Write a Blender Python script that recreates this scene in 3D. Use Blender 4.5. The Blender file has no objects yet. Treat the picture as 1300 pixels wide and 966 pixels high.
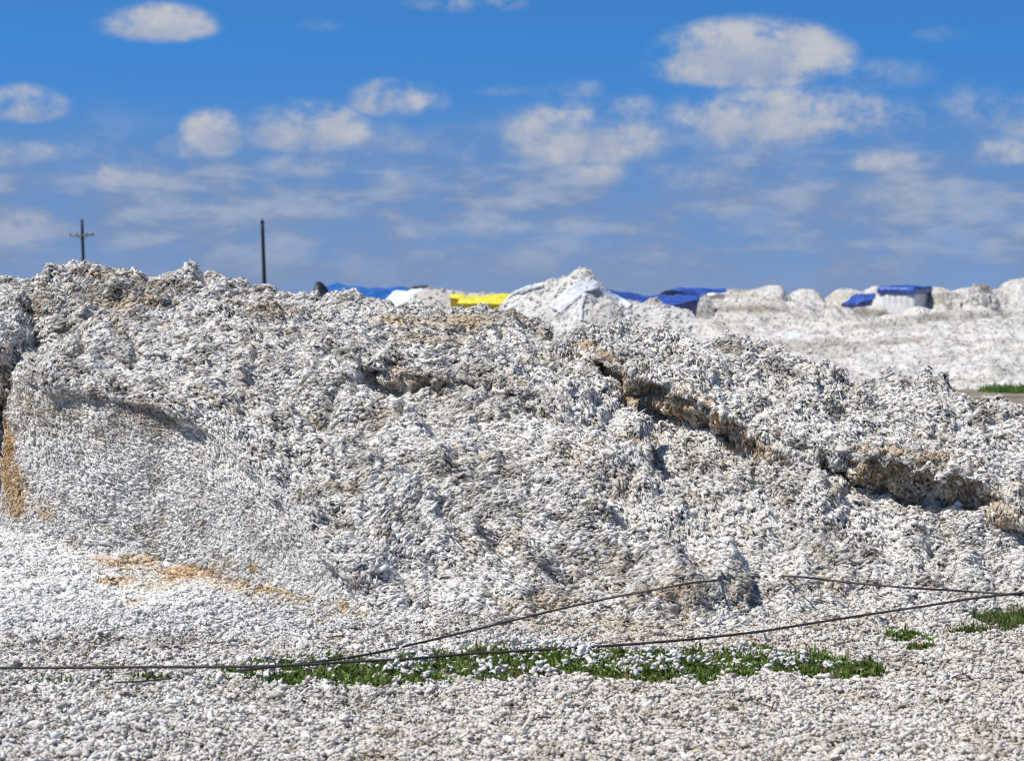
import bpy, math, random
import numpy as np
from mathutils import Vector, Matrix
from mathutils.bvhtree import BVHTree

rng = np.random.default_rng(7)
random.seed(7)
scene = bpy.context.scene
col = scene.collection

# ------------------------------------------------------------------ camera
F = 2950.0                     # focal length in photo pixels (photo 1300 wide)
CAMZ = 3.05
PITCH = math.atan(98.0 / F)
cam_d = bpy.data.cameras.new('camera')
cam = bpy.data.objects.new('camera', cam_d)
col.objects.link(cam)
cam.location = (0, 0, CAMZ)
cam.rotation_euler = (math.pi / 2 - PITCH, 0, 0)
cam_d.sensor_width = 36.0
cam_d.lens = 36.0 * F / 1300.0
cam_d.clip_start = 0.1
cam_d.clip_end = 6000
cam_d.dof.use_dof = True
cam_d.dof.focus_distance = 23.8
cam_d.dof.aperture_fstop = 2.7
scene.camera = cam


def ray(px, py):
    u = (px - 650.0) / F
    v = (483.0 - py) / F
    c, s = math.cos(PITCH), math.sin(PITCH)
    return np.array([u, c + v * s, v * c - s])


def P(px, py, D):
    """photo pixel at horizontal distance D metres -> world point"""
    r = ray(px, py)
    k = D / r[1]
    return np.array([r[0] * k, D, CAMZ + r[2] * k])


def PG(px, py, z=0.0):
    r = ray(px, py)
    k = (z - CAMZ) / r[2]
    return np.array([r[0] * k, r[1] * k, z])


# ------------------------------------------------------------------ noise
_perm = rng.permutation(256)
_perm = np.concatenate([_perm, _perm, _perm]).astype(np.int64)
_g = rng.normal(size=(256, 3))
_g /= np.linalg.norm(_g, axis=1)[:, None]


def noise(p):
    p = np.asarray(p, dtype=np.float64)
    i = np.floor(p).astype(np.int64)
    f = p - i
    i &= 255
    w = f * f * f * (f * (f * 6 - 15) + 10)
    out = 0
    for dx in (0, 1):
        a = _perm[i[..., 0] + dx]
        for dy in (0, 1):
            b = _perm[a + i[..., 1] + dy]
            for dz in (0, 1):
                h = _perm[b + i[..., 2] + dz] & 255
                g = _g[h]
                d = g[..., 0] * (f[..., 0] - dx) + g[..., 1] * (f[..., 1] - dy) + g[..., 2] * (f[..., 2] - dz)
                wx = w[..., 0] if dx else 1 - w[..., 0]
                wy = w[..., 1] if dy else 1 - w[..., 1]
                wz = w[..., 2] if dz else 1 - w[..., 2]
                out = out + d * wx * wy * wz
    return out * 1.6


def fbm(p, octs=3, gain=0.5):
    p = np.asarray(p)
    a, t, s = 1.0, 0, 0
    for o in range(octs):
        t = t + a * noise(p * (2.03 ** o) + 17.3 * o)
        s += a
        a *= gain
    return t / s


def sstep(a, b, x):
    t = np.clip((x - a) / (b - a), 0, 1)
    return t * t * (3 - 2 * t)


# ------------------------------------------------------------------ node helpers
def new_mat(name):
    m = bpy.data.materials.new(name)
    m.use_nodes = True
    nt = m.node_tree
    b = nt.nodes['Principled BSDF']
    return m, nt, b


def N(nt, t, **kw):
    n = nt.nodes.new(t)
    for k, v in kw.items():
        setattr(n, k, v)
    return n


def noise_node(nt, scale, detail=4, rough=0.6, src='Object'):
    tc = N(nt, 'ShaderNodeTexCoord')
    n = N(nt, 'ShaderNodeTexNoise')
    n.inputs['Scale'].default_value = scale
    n.inputs['Detail'].default_value = detail
    n.inputs['Roughness'].default_value = rough
    nt.links.new(tc.outputs[src], n.inputs['Vector'])
    return n


def cotton_material(name, bump_scale, bump_dist, bump_str=0.6, translucent=0.02):
    """albedo comes from the per-lock 'tint' attribute, broken up by fine fibre noise"""
    m, nt, b = new_mat(name)
    at = N(nt, 'ShaderNodeAttribute', attribute_name='tint')
    n = noise_node(nt, bump_scale, 5, 0.7)
    mp = N(nt, 'ShaderNodeMapRange')
    mp.inputs['From Min'].default_value = 0.3
    mp.inputs['From Max'].default_value = 0.7
    mp.inputs['To Min'].default_value = 0.82
    mp.inputs['To Max'].default_value = 1.08
    nt.links.new(n.outputs['Fac'], mp.inputs['Value'])
    mx = N(nt, 'ShaderNodeVectorMath', operation='SCALE')
    nt.links.new(at.outputs['Color'], mx.inputs[0])
    nt.links.new(mp.outputs['Result'], mx.inputs['Scale'])
    nt.links.new(mx.outputs['Vector'], b.inputs['Base Color'])
    b.inputs['Roughness'].default_value = 0.95
    b.inputs['Specular IOR Level'].default_value = 0.1
    bp = N(nt, 'ShaderNodeBump')
    bp.inputs['Strength'].default_value = bump_str
    bp.inputs['Distance'].default_value = bump_dist
    nt.links.new(n.outputs['Fac'], bp.inputs['Height'])
    nt.links.new(bp.outputs['Normal'], b.inputs['Normal'])
    # lint lets light through
    tr = N(nt, 'ShaderNodeBsdfTranslucent')
    nt.links.new(mx.outputs['Vector'], tr.inputs['Color'])
    ms = N(nt, 'ShaderNodeMixShader')
    ms.inputs[0].default_value = translucent
    nt.links.new(b.outputs[0], ms.inputs[1]); nt.links.new(tr.outputs[0], ms.inputs[2])
    nt.links.new(ms.outputs[0], nt.nodes['Material Output'].inputs['Surface'])
    return m


M_cotton = cotton_material('seed_cotton', 60, 0.012)
M_cotton_far = cotton_material('weathered_cotton', 9, 0.08, 0.5, 0.03)


def cloth_material(name, c1, c2, scale=3.0, rough=0.45, bump=0.05):
    m, nt, b = new_mat(name)
    n = noise_node(nt, scale, 6, 0.6)
    r = N(nt, 'ShaderNodeValToRGB')
    r.color_ramp.elements[0].position = 0.35
    r.color_ramp.elements[1].position = 0.65
    r.color_ramp.elements[0].color = (*c1, 1)
    r.color_ramp.elements[1].color = (*c2, 1)
    nt.links.new(n.outputs['Fac'], r.inputs['Fac'])
    nt.links.new(r.outputs['Color'], b.inputs['Base Color'])
    b.inputs['Roughness'].default_value = rough
    bp = N(nt, 'ShaderNodeBump')
    bp.inputs['Strength'].default_value = 0.5
    bp.inputs['Distance'].default_value = bump
    nt.links.new(n.outputs['Fac'], bp.inputs['Height'])
    nt.links.new(bp.outputs['Normal'], b.inputs['Normal'])
    return m


M_blue = cloth_material('blue_tarpaulin', (0.012, 0.045, 0.26), (0.05, 0.12, 0.46), 1.3, 0.42, 0.22)
M_blue2 = cloth_material('light_blue_tarpaulin', (0.012, 0.09, 0.34), (0.05, 0.18, 0.5), 1.3, 0.42, 0.22)
M_black = cloth_material('black_tarpaulin', (0.008, 0.010, 0.022), (0.018, 0.02, 0.035))
M_yellow = cloth_material('yellow_tarpaulin', (0.62, 0.53, 0.04), (0.86, 0.78, 0.07), 1.5, 0.45, 0.18)
M_white = cloth_material('white_plastic_sheet', (0.62, 0.66, 0.72), (0.78, 0.80, 0.84), 2.0, 0.5)
M_module = cloth_material('packed_cotton', (0.60, 0.60, 0.60), (0.76, 0.76, 0.76), 2.5, 0.9)
M_wood = cloth_material('weathered_pole_wood', (0.012, 0.014, 0.022), (0.03, 0.032, 0.04), 4, 0.9, 0.01)
M_arm = cloth_material('crossarm_wood', (0.16, 0.11, 0.09), (0.24, 0.17, 0.14), 4, 0.9, 0.01)
M_glass = cloth_material('insulator_porcelain', (0.12, 0.10, 0.09), (0.2, 0.17, 0.15), 4, 0.3, 0.001)
M_cable = cloth_material('rubber_cable', (0.035, 0.03, 0.032), (0.09, 0.07, 0.065), 30, 0.7, 0.002)

# ------------------------------------------------------------------ mesh helpers


def mesh_np(name, V, polys, k, mat, tint=None, smooth=True, parent=None):
    """V (n,3); polys (m,k) int array"""
    me = bpy.data.meshes.new(name)
    V = np.ascontiguousarray(V, dtype=np.float32)
    polys = np.ascontiguousarray(polys, dtype=np.int32)
    me.vertices.add(len(V))
    me.vertices.foreach_set('co', V.ravel())
    me.loops.add(polys.size)
    me.loops.foreach_set('vertex_index', polys.ravel())
    me.polygons.add(len(polys))
    me.polygons.foreach_set('loop_start', np.arange(len(polys), dtype=np.int32) * k)
    me.polygons.foreach_set('use_smooth', np.full(len(polys), smooth))
    me.update(calc_edges=True)
    if tint is not None:
        at = me.attributes.new('tint', 'FLOAT_COLOR', 'POINT')
        c = np.ones((len(V), 4), dtype=np.float32)
        c[:, :3] = tint
        at.data.foreach_set('color', c.ravel())
    me.materials.append(mat)
    o = bpy.data.objects.new(name, me)
    col.objects.link(o)
    if parent is not None:
        o.parent = parent
    return o


def tag(o, label=None, cat=None, group=None, kind=None):
    if label: o['label'] = label
    if cat: o['category'] = cat
    if group: o['group'] = group
    if kind: o['kind'] = kind
    return o


def catmull(C, t):
    """C (n, ..., 3) along axis 0; t in [0, n-1]"""
    n = len(C)
    i = np.clip(np.floor(t).astype(int), 0, n - 2)
    f = (t - i).reshape((-1,) + (1,) * (C.ndim - 1))
    p1, p2 = C[i], C[i + 1]
    p0 = np.where((i > 0).reshape(f.shape), C[np.maximum(i - 1, 0)], 2 * p1 - p2)
    p3 = np.where((i < n - 2).reshape(f.shape), C[np.minimum(i + 2, n - 1)], 2 * p2 - p1)
    # tension softened spline
    m1, m2 = 0.42 * (p2 - p0), 0.42 * (p3 - p1)
    f2, f3 = f * f, f * f * f
    return (2 * f3 - 3 * f2 + 1) * p1 + (f3 - 2 * f2 + f) * m1 + (-2 * f3 + 3 * f2) * p2 + (f3 - f2) * m2


def grid_surface(C, nu, nv):
    """C (cols, rows, 3) -> (nu, nv, 3)"""
    A = catmull(C, np.linspace(0, len(C) - 1, nu))
    A = np.swapaxes(A, 0, 1)
    A = catmull(A, np.linspace(0, len(A) - 1, nv))
    return np.swapaxes(A, 0, 1)


def grid_normals(G):
    du = np.gradient(G, axis=0)
    dv = np.gradient(G, axis=1)
    n = np.cross(dv, du)
    n /= np.linalg.norm(n, axis=2)[..., None] + 1e-9
    return n


def grid_faces(nu, nv):
    idx = np.arange(nu * nv).reshape(nu, nv)
    # wound so that the face normal agrees with cross(dv, du)
    return np.stack([idx[:-1, :-1], idx[:-1, 1:], idx[1:, 1:], idx[1:, :-1]], axis=-1).reshape(-1, 4)


# --- cotton lock shapes -------------------------------------------------
NVAR = 40


def lock_shapes(segs=5, rings=3):
    vs, fs = [], None
    for v in range(NVAR):
        pts = [(-1.0, 0, 0)]
        for r in range(rings):
            th = math.pi * (r + 1) / (rings + 1)
            for s in range(segs):
                a = 2 * math.pi * (s + 0.5 * r) / segs
                pts.append((-math.cos(th), math.sin(th) * math.cos(a), math.sin(th) * math.sin(a)))
        pts.append((1.0, 0, 0))
        p = np.array(pts)
        q = p * (1 + 0.9 * noise(p * 1.3 + v * 7.7)[:, None] + 0.26 * rng.normal(size=len(p))[:, None])
        bend = rng.normal() * 0.45
        q[:, 1] += bend * (q[:, 0] ** 2 - 0.3)
        q[:, 2] += rng.normal() * 0.3 * (q[:, 0] ** 2 - 0.3)
        tip = rng.random()
        q[:, 0] *= 1 + 0.35 * tip * (q[:, 0] > 0.6)
        q[:, 1:] *= (1 - 0.45 * tip * np.clip(q[:, 0], 0, 1.2))[:, None]
        vs.append(q)
    f = []
    for s in range(segs):
        f.append((0, 1 + (s + 1) % segs, 1 + s))
    for r in range(rings - 1):
        a, b = 1 + r * segs, 1 + (r + 1) * segs
        for s in range(segs):
            s2 = (s + 1) % segs
            f.append((a + s, a + s2, b + s))
            f.append((a + s2, b + s2, b + s))
    e = 1 + rings * segs
    for s in range(segs):
        f.append((1 + (rings - 1) * segs + s, 1 + (rings - 1) * segs + (s + 1) % segs, e))
    return np.array(vs), np.array(f)


LOCK_V, LOCK_F = lock_shapes()


LOCKS = [0]


def bake_locks(pos, axis, nrm, L, W, H, tint):
    """one shaped, oriented lock at each position -> verts, tris, tints"""
    n = len(pos)
    LOCKS[0] += n
    axis = axis - nrm * np.sum(axis * nrm, axis=1)[:, None] * 0.75
    axis /= np.linalg.norm(axis, axis=1)[:, None] + 1e-9
    side = np.cross(nrm, axis)
    side /= np.linalg.norm(side, axis=1)[:, None] + 1e-9
    up = np.cross(axis, side)
    v = LOCK_V[rng.integers(0, NVAR, n)].copy()
    v[:, :, 1] *= rng.choice([-1, 1], n)[:, None]
    v = (v[:, :, 0:1] * (axis * L[:, None])[:, None, :] + v[:, :, 1:2] * (side * W[:, None])[:, None, :]
         + v[:, :, 2:3] * (up * H[:, None])[:, None, :]) + pos[:, None, :]
    k = v.shape[1]
    f = LOCK_F[None] + (np.arange(n) * k)[:, None, None]
    t = np.repeat(tint, k, axis=0)
    return v.reshape(-1, 3), f.reshape(-1, 3), t


# --- stains: blotches of yellowed cotton, brown trash and painted shade on the heaps ----
STAINS_AND_SHADE = []          # (world centre, radii, colour, strength)
CLEAN = []


def cotton_tint(p, per_lock=True, warm=0.0, dirty=1.0, ts=1.0):
    n = len(p)
    w1 = fbm(p * 1.1 * ts + 3.1, 3)
    w2 = fbm(p * 3.3 * ts + 9.7, 3)
    w3 = fbm(p * 9.0 + 1.7, 2)
    white = np.array([0.83, 0.805, 0.765])
    grey = np.array([0.40, 0.36, 0.31])
    tan = np.array([0.50, 0.395, 0.27])
    brown = np.array([0.13, 0.095, 0.065])
    g = sstep(-0.15, 0.55, w1 * 0.6 + w2 * 0.7 + w3 * 0.45) * 0.75 * dirty
    if per_lock:
        g = np.clip(g + rng.normal(size=n) * 0.13, 0, 1)
    c = white[None] * (1 - g[:, None]) + grey[None] * g[:, None]
    tt = sstep(0.12, 0.5, fbm(p * 1.7 * ts + 31.0, 3) + 0.25 * w3) * 0.42 * dirty + warm
    if per_lock:
        tt = tt * (0.4 + rng.random(n) * 1.1)
    tt = np.clip(tt, 0, 1)[:, None]
    c = c * (1 - tt) + tan[None] * tt
    for ctr, rad, colr, s in STAINS_AND_SHADE:
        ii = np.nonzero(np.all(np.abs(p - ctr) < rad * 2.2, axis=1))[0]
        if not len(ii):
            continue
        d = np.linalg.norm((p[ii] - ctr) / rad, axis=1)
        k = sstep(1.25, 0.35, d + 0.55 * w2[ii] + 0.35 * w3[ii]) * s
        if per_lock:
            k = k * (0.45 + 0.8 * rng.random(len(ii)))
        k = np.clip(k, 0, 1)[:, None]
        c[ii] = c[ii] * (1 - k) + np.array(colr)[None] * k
    if per_lock:
        tr = rng.random(n) < (0.04 + 0.13 * sstep(0.0, 0.5, w2 + w3 * 0.5)) * dirty
        k = (tr * (0.4 + 0.5 * rng.random(n)))[:, None]
        c = c * (1 - k) + brown[None] * k
        c = c * (1 + rng.normal(size=n) * 0.06)[:, None]
    return np.clip(c, 0.02, 0.86)


class Heap:
    def __init__(self, cols, res=0.038, amp=(0.11, 0.06, 0.035), back=True, toe=True, seed=0.0, backdrop=2.4, fold=1.0, calm=None, creases=(), lip=lambda g: 0.0):
        C = np.array([[P(px, a[0], a[1]) for a in rows] for px, rows in cols])
        if back:
            b1 = C[:, :1] + np.array([0, 0.45, -0.06])
            b2 = C[:, :1] + np.array([0, 1.3, -0.6])
            b3 = C[:, :1] + np.array([0, backdrop, 0])
            b3[..., 2] = -0.15
            C = np.concatenate([b3, b2, b1, C], axis=1)
        if toe:
            t = C[:, -1:] + np.array([0, -0.12, -0.22])
            C = np.concatenate([C, t], axis=1)
        self.C = C
        lu = np.linalg.norm(np.diff(C, axis=0), axis=2).sum(0).mean()
        lv = np.linalg.norm(np.diff(C, axis=1), axis=2).sum(1).mean()
        nu, nv = max(8, int(lu / res)), max(8, int(lv / res))
        G = grid_surface(C, nu, nv)
        nr = grid_normals(G)
        ns = nr.copy()
        for _ in range(14):
            pn = np.pad(ns, ((1, 1), (1, 1), (0, 0)), mode='edge')
            ns = (pn[:-2, 1:-1] + pn[2:, 1:-1] + pn[1:-1, :-2] + pn[1:-1, 2:] + 2 * ns) / 6
        nr = ns / (np.linalg.norm(ns, axis=2)[..., None] + 1e-9)
        self.N0 = nr
        q = G + seed
        warp = np.stack([fbm(q * 1.3 + 70, 2), fbm(q * 1.3 + 80, 2), fbm(q * 1.3 + 90, 2)], -1)
        d = 1.4 * amp[0] * fbm(q * 1.0, 2)
        # billows: rounded clumps parted by sharp creases, at three sizes
        qb = q + warp * 0.35
        d = d + amp[1] * (np.abs(noise(qb * 2.1 + 5)) * 2.6 - 0.8)
        d = d + amp[1] * 0.75 * (np.abs(noise(qb * 4.6 + 15)) * 2.4 - 0.7)
        d = d + amp[2] * (np.abs(noise(qb * 9.5 + 25)) * 2.4 - 0.7)
        # long slumping folds running down to the right
        qf = np.stack([q[..., 0] * 0.55 + q[..., 2] * 0.6, q[..., 1] * 0.9, (q[..., 2] + 0.32 * q[..., 0]) * 2.6], -1) + warp * 0.5
        d = d - 0.10 * fold * sstep(0.22, 0.0, np.abs(noise(qf + 44)))
        pit = fbm(q * np.array([1.5, 1.5, 2.6]) + 23, 3)
        d = d - amp[1] * 1.8 * sstep(0.15, 0.42, pit)
        for pl, wd, dp in creases:
            seg = np.full(G.shape[:2], 9.0)
            Q2 = np.stack([G[..., 0], G[..., 2]], -1)
            for a_, b_ in zip(pl[:-1], pl[1:]):
                a2, b2 = np.array([a_[0], a_[2]]), np.array([b_[0], b_[2]])
                t_ = np.clip(((Q2 - a2) @ (b2 - a2)) / ((b2 - a2) @ (b2 - a2)), 0, 1)
                seg = np.minimum(seg, np.linalg.norm(Q2 - a2 - t_[..., None] * (b2 - a2), axis=-1))
            seg = seg + 0.09 * fbm(q * 3.2 + 8, 2)
            d = d - dp * np.exp(-(seg / wd) ** 2) * (0.75 + 0.5 * fbm(q * 1.5 + 60, 2)) + dp * 0.45 * np.exp(-((seg - 2.1 * wd) / (1.2 * wd)) ** 2)
        d = d - 0.03
        if calm is not None:
            d = d * calm(G) + lip(G)
        self.G = G + nr * d[..., None]
        self.N = grid_normals(self.G)
        self.nu, self.nv = nu, nv

    def bvh(self):
        V = self.G.reshape(-1, 3)
        return BVHTree.FromPolygons([tuple(v) for v in V.tolist()], grid_faces(self.nu, self.nv).tolist())

    def scatter(self, density, keep=None):
        G = self.G
        a, b, c, d = G[:-1, :-1], G[1:, :-1], G[1:, 1:], G[:-1, 1:]
        ar = 0.5 * np.linalg.norm(np.cross(c - a, d - b), axis=2)
        nf = ar.shape[0] * ar.shape[1]
        w = ar.ravel().copy()
        # the far side of a heap gets fewer locks
        nm = (self.N0 if hasattr(self, 'N0') else self.N)[:-1, :-1].reshape(-1, 3)
        ctr = a.reshape(-1, 3)
        vd = np.array([0, 0, CAMZ]) - ctr
        vd /= np.linalg.norm(vd, axis=1)[:, None]
        facing = np.sum(nm * vd, axis=1)
        w *= np.where((facing < -0.2) & (nm[:, 1] > 0.25), 0.12, 1.0)
        w[ctr[:, 2] < -0.06] = 0
        n = int(w.sum() * density)
        idx = rng.choice(nf, n, p=w / w.sum())
        i, j = np.unravel_index(idx, ar.shape)
        u, v = rng.random(n)[:, None], rng.random(n)[:, None]
        p = (G[i, j] * (1 - u) * (1 - v) + G[i + 1, j] * u * (1 - v) + G[i + 1, j + 1] * u * v + G[i, j + 1] * (1 - u) * v)
        nn = self.N[i, j]
        tu = G[i + 1, j] - G[i, j]
        tv = G[i, j + 1] - G[i, j]
        tu /= np.linalg.norm(tu, axis=1)[:, None] + 1e-9
        tv /= np.linalg.norm(tv, axis=1)[:, None] + 1e-9
        self.n0 = self.N0[i, j] if hasattr(self, 'N0') else nn
        fl = np.sum(nn * self.n0, axis=1) < 0
        nn = np.where(fl[:, None], self.n0, nn)
        return p, nn, tu, tv

    def build(self, name, density=1000, size=1.0, flow=0.0, hang=0.0, warm=0.0, dirty=1.0, mat=None, flow_amt=1.0,
              lift=0.7, wall=0.0, bright=1.0, ts=1.0, fine=None, under=(0.36, 0.325, 0.28)):
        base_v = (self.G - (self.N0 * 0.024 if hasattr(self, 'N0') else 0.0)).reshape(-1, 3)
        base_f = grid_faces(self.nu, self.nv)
        bt = cotton_tint(base_v, False, warm, dirty, ts) * np.array(under)  # base darkened as a trash layer and to paint shade into gaps between locks
        if fine is not None:
            k = 0.9 * fine(base_v)[:, None]
            bt = bt * (1 - k) + np.array([[0.74, 0.72, 0.68]]) * k
        if wall > 0:
            bt = self.wall_tint(base_v, self.N0.reshape(-1, 3), bt, wall, False) * 0.8
        tri = np.concatenate([base_f[:, [0, 1, 2]], base_f[:, [0, 2, 3]]])
        p, nn, tu, tv = self.scatter(density)
        n = len(p)
        ang = flow + 1.3 * fbm(p * 0.7 + 50, 2) + rng.normal(size=n) * (0.45 / max(flow_amt, 0.2))
        # on steep faces the locks hang down
        steep = sstep(0.45, 0.05, self.n0[:, 2]) * hang * 0.8
        nn = nn * 0.6 + self.n0 * 0.4
        nn /= np.linalg.norm(nn, axis=1)[:, None]
        if fine is not None:
            steep = steep * (1 - 0.65 * fine(p))
        ang = ang * (1 - steep) + (math.pi / 2 + rng.normal(size=n) * 0.5) * steep
        ax = tu * np.cos(ang)[:, None] + tv * np.sin(ang)[:, None]
        ax = ax + nn * (rng.normal(size=n) * 0.35)[:, None]
        s = size * np.clip(np.exp(rng.normal(size=n) * 0.36), 0.4, 1.7)
        kind = rng.random(n)
        s = s * np.where(kind < 0.14, 1.25, np.where(kind < 0.62, 0.88, 0.6))
        if fine is not None:
            s = s * (1 - 0.30 * fine(p))
        L = 0.025 * s * (0.75 + 0.7 * rng.random(n))
        W = 0.0165 * s * (0.75 + 0.4 * rng.random(n))
        H = 0.015 * s
        cl = fbm(p * 5.5 + 77, 2)
        if fine is not None:
            lift = lift * (1 - 0.45 * fine(p))
        p = p + nn * ((rng.random(n) - 0.28) * 0.038 * lift + 0.03 * cl * lift)[:, None] * size
        # a few stand-out wisps
        wsp = rng.random(n) < 0.16
        L = np.where(wsp, L * 1.75, L)
        W = np.where(wsp, W * 0.28, W)
        H = np.where(wsp, H * 0.3, H)
        p = p + nn * (wsp * 0.014 * size)[:, None]
        t = np.clip(cotton_tint(p, True, warm, dirty, ts) * bright, 0, 0.88)
        if fine is not None:
            k = 0.9 * fine(p)[:, None] * sstep(1.75, 1.25, p[:, 2] + 0.5 * fbm(p * 2.0, 2))[:, None] * (rng.random(n)[:, None] * 0.4 + 0.6)
            sat = (t.max(1) - t.min(1)) / t.max(1)
            k = k * sstep(0.42, 0.22, sat)[:, None]
            t = t * (1 - k) + (t * 0.28 + 0.61) * k
        if wall > 0:
            t = self.wall_tint(p, self.n0 * 0.6 + nn * 0.4, t, wall, True)
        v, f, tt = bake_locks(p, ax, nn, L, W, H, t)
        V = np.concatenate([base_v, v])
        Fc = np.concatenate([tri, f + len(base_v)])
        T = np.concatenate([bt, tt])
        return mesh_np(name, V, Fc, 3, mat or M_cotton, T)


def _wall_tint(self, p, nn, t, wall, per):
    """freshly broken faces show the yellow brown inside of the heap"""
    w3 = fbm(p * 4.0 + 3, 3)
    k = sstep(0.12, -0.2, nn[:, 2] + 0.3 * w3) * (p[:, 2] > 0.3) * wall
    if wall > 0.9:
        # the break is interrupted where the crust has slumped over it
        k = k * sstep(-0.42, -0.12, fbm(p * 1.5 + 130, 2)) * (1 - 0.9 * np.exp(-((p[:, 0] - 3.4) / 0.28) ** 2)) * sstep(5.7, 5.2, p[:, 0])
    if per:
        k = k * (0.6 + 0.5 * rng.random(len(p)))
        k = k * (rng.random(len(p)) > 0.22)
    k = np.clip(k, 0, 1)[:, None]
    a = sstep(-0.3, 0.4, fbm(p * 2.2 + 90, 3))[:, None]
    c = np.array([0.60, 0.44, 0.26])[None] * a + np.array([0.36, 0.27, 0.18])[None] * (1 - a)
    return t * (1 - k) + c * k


Heap.wall_tint = _wall_tint


def first_hit(px, py, trees, default_z=0.0):
    r = Vector(ray(px, py)).normalized()
    o = Vector((0, 0, CAMZ))
    best = None
    for t in trees:
        h = t.ray_cast(o, r)
        if h[0] is not None and (best is None or h[3] < best):
            best = h[3]
    g = (default_z - CAMZ) / r.z if r.z < 0 else 1e9
    if best is None or g < best:
        best = g
    return np.array(o + r * best), np.array(r)


# ================================================================== FOREGROUND HEAPS
A_cols = [
    (-14, [(485, 29.8), (492, 29.4), (510, 29.2), (545, 29.1), (612, 28.9), (690, 28.2)]),
    (10, [(464, 28.9), (474, 28.2), (494, 27.75), (530, 27.7), (605, 27.4), (690, 26.7)]),
    (22, [(450, 28.9), (462, 28.0), (484, 27.3), (520, 27.2), (595, 27.0), (690, 26.4)]),
    (40, [(438, 28.6), (452, 27.6), (480, 26.9), (510, 26.85), (595, 26.7), (690, 26.2)]),
    (80, [(418, 28.8), (440, 27.6), (486, 26.5), (515, 26.42), (598, 26.3), (694, 26.0)]),
    (130, [(398, 29.2), (428, 27.9), (490, 26.2), (522, 26.15), (605, 26.0), (702, 25.75)]),
    (200, [(388, 29.6), (430, 27.8), (504, 25.9), (538, 25.85), (620, 25.7), (717, 25.4)]),
    (260, [(386, 29.8), (440, 27.4), (534, 25.5), (570, 25.45), (648, 25.25), (735, 24.9)]),
    (310, [(396, 29.4), (455, 27.0), (576, 25.0), (612, 24.98), (682, 24.75), (750, 24.4)]),
    (350, [(406, 29.2), (470, 26.8), (622, 24.4), (655, 24.4), (712, 24.15), (764, 23.8)]),
    (395, [(418, 29.0), (485, 26.6), (676, 23.7), (706, 23.72), (746, 23.45), (780, 23.0)]),
    (440, [(440, 28.8), (505, 26.5), (712, 23.05), (742, 23.05), (768, 22.8), (790, 22.4)]),
    (485, [(466, 28.6), (525, 26.3), (690, 23.3), (745, 22.9), (775, 22.5), (798, 22.0)]),
    (540, [(480, 28.4), (545, 26.0), (660, 24.0), (730, 23.0), (772, 22.4), (804, 21.7)]),
    (610, [(495, 28.1), (560, 25.8), (660, 24.1), (735, 22.9), (776, 22.2), (806, 21.5)]),
    (690, [(520, 27.6), (580, 25.6), (668, 23.9), (735, 22.85), (776, 22.1), (806, 21.5)]),
    (760, [(556, 26.6), (605, 25.1), (675, 23.9), (735, 22.8), (776, 22.1), (806, 21.5)]),
    (830, [(612, 25.2), (648, 24.3), (695, 23.5), (740, 22.7), (776, 22.1), (806, 21.5)]),
    (890, [(668, 24.2), (690, 23.7), (720, 23.1), (750, 22.6), (780, 22.0), (806, 21.5)]),
    (950, [(730, 23.4), (738, 23.1), (750, 22.8), (768, 22.4), (786, 21.9), (802, 21.5)]),
]
B_cols = [
    (290, [(378, 32.4), (392, 31.4), (402, 30.2), (420, 29.9), (440, 29.9), (470, 30)]),
    (340, [(370, 32.6), (388, 31.0), (402, 29.8), (418, 29.2), (438, 29.2), (470, 29.4)]),
    (400, [(376, 32.4), (398, 30.5), (422, 29.0), (440, 28.6), (464, 28.7), (490, 28.9)]),
    (450, [(375, 32.2), (400, 30.3), (436, 28.7), (458, 28.2), (482, 28.3), (510, 28.5)]),
    (510, [(388, 32.0), (412, 29.9), (448, 28.3), (470, 27.9), (498, 28.1), (530, 28.2)]),
    (570, [(391, 31.6), (425, 29.5), (458, 28.1), (478, 27.7), (508, 27.9), (545, 28)]),
    (640, [(391, 31.2), (436, 29.2), (472, 27.8), (492, 27.4), (524, 27.6), (560, 27.6)]),
    (680, [(415, 30.6), (455, 28.8), (492, 27.4), (514, 27.0), (545, 27.1), (580, 27)]),
    (715, [(436, 30.0), (468, 28.4), (512, 27.0), (535, 26.6), (565, 26.6), (600, 26.5)]),
    (760, [(470, 28.9), (510, 27.8), (548, 26.8), (572, 26.3), (600, 26.1), (630, 25.9)]),
    (810, [(545, 27.5), (570, 26.9), (600, 26.2), (625, 25.6), (655, 25.2), (685, 24.9)]),
    (860, [(618, 26.2), (635, 25.8), (655, 25.3), (675, 24.9), (700, 24.5), (725, 24.1)]),
    (900, [(668, 25.2), (678, 25.0), (692, 24.6), (706, 24.3), (725, 24.0), (750, 23.6)]),
]
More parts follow.
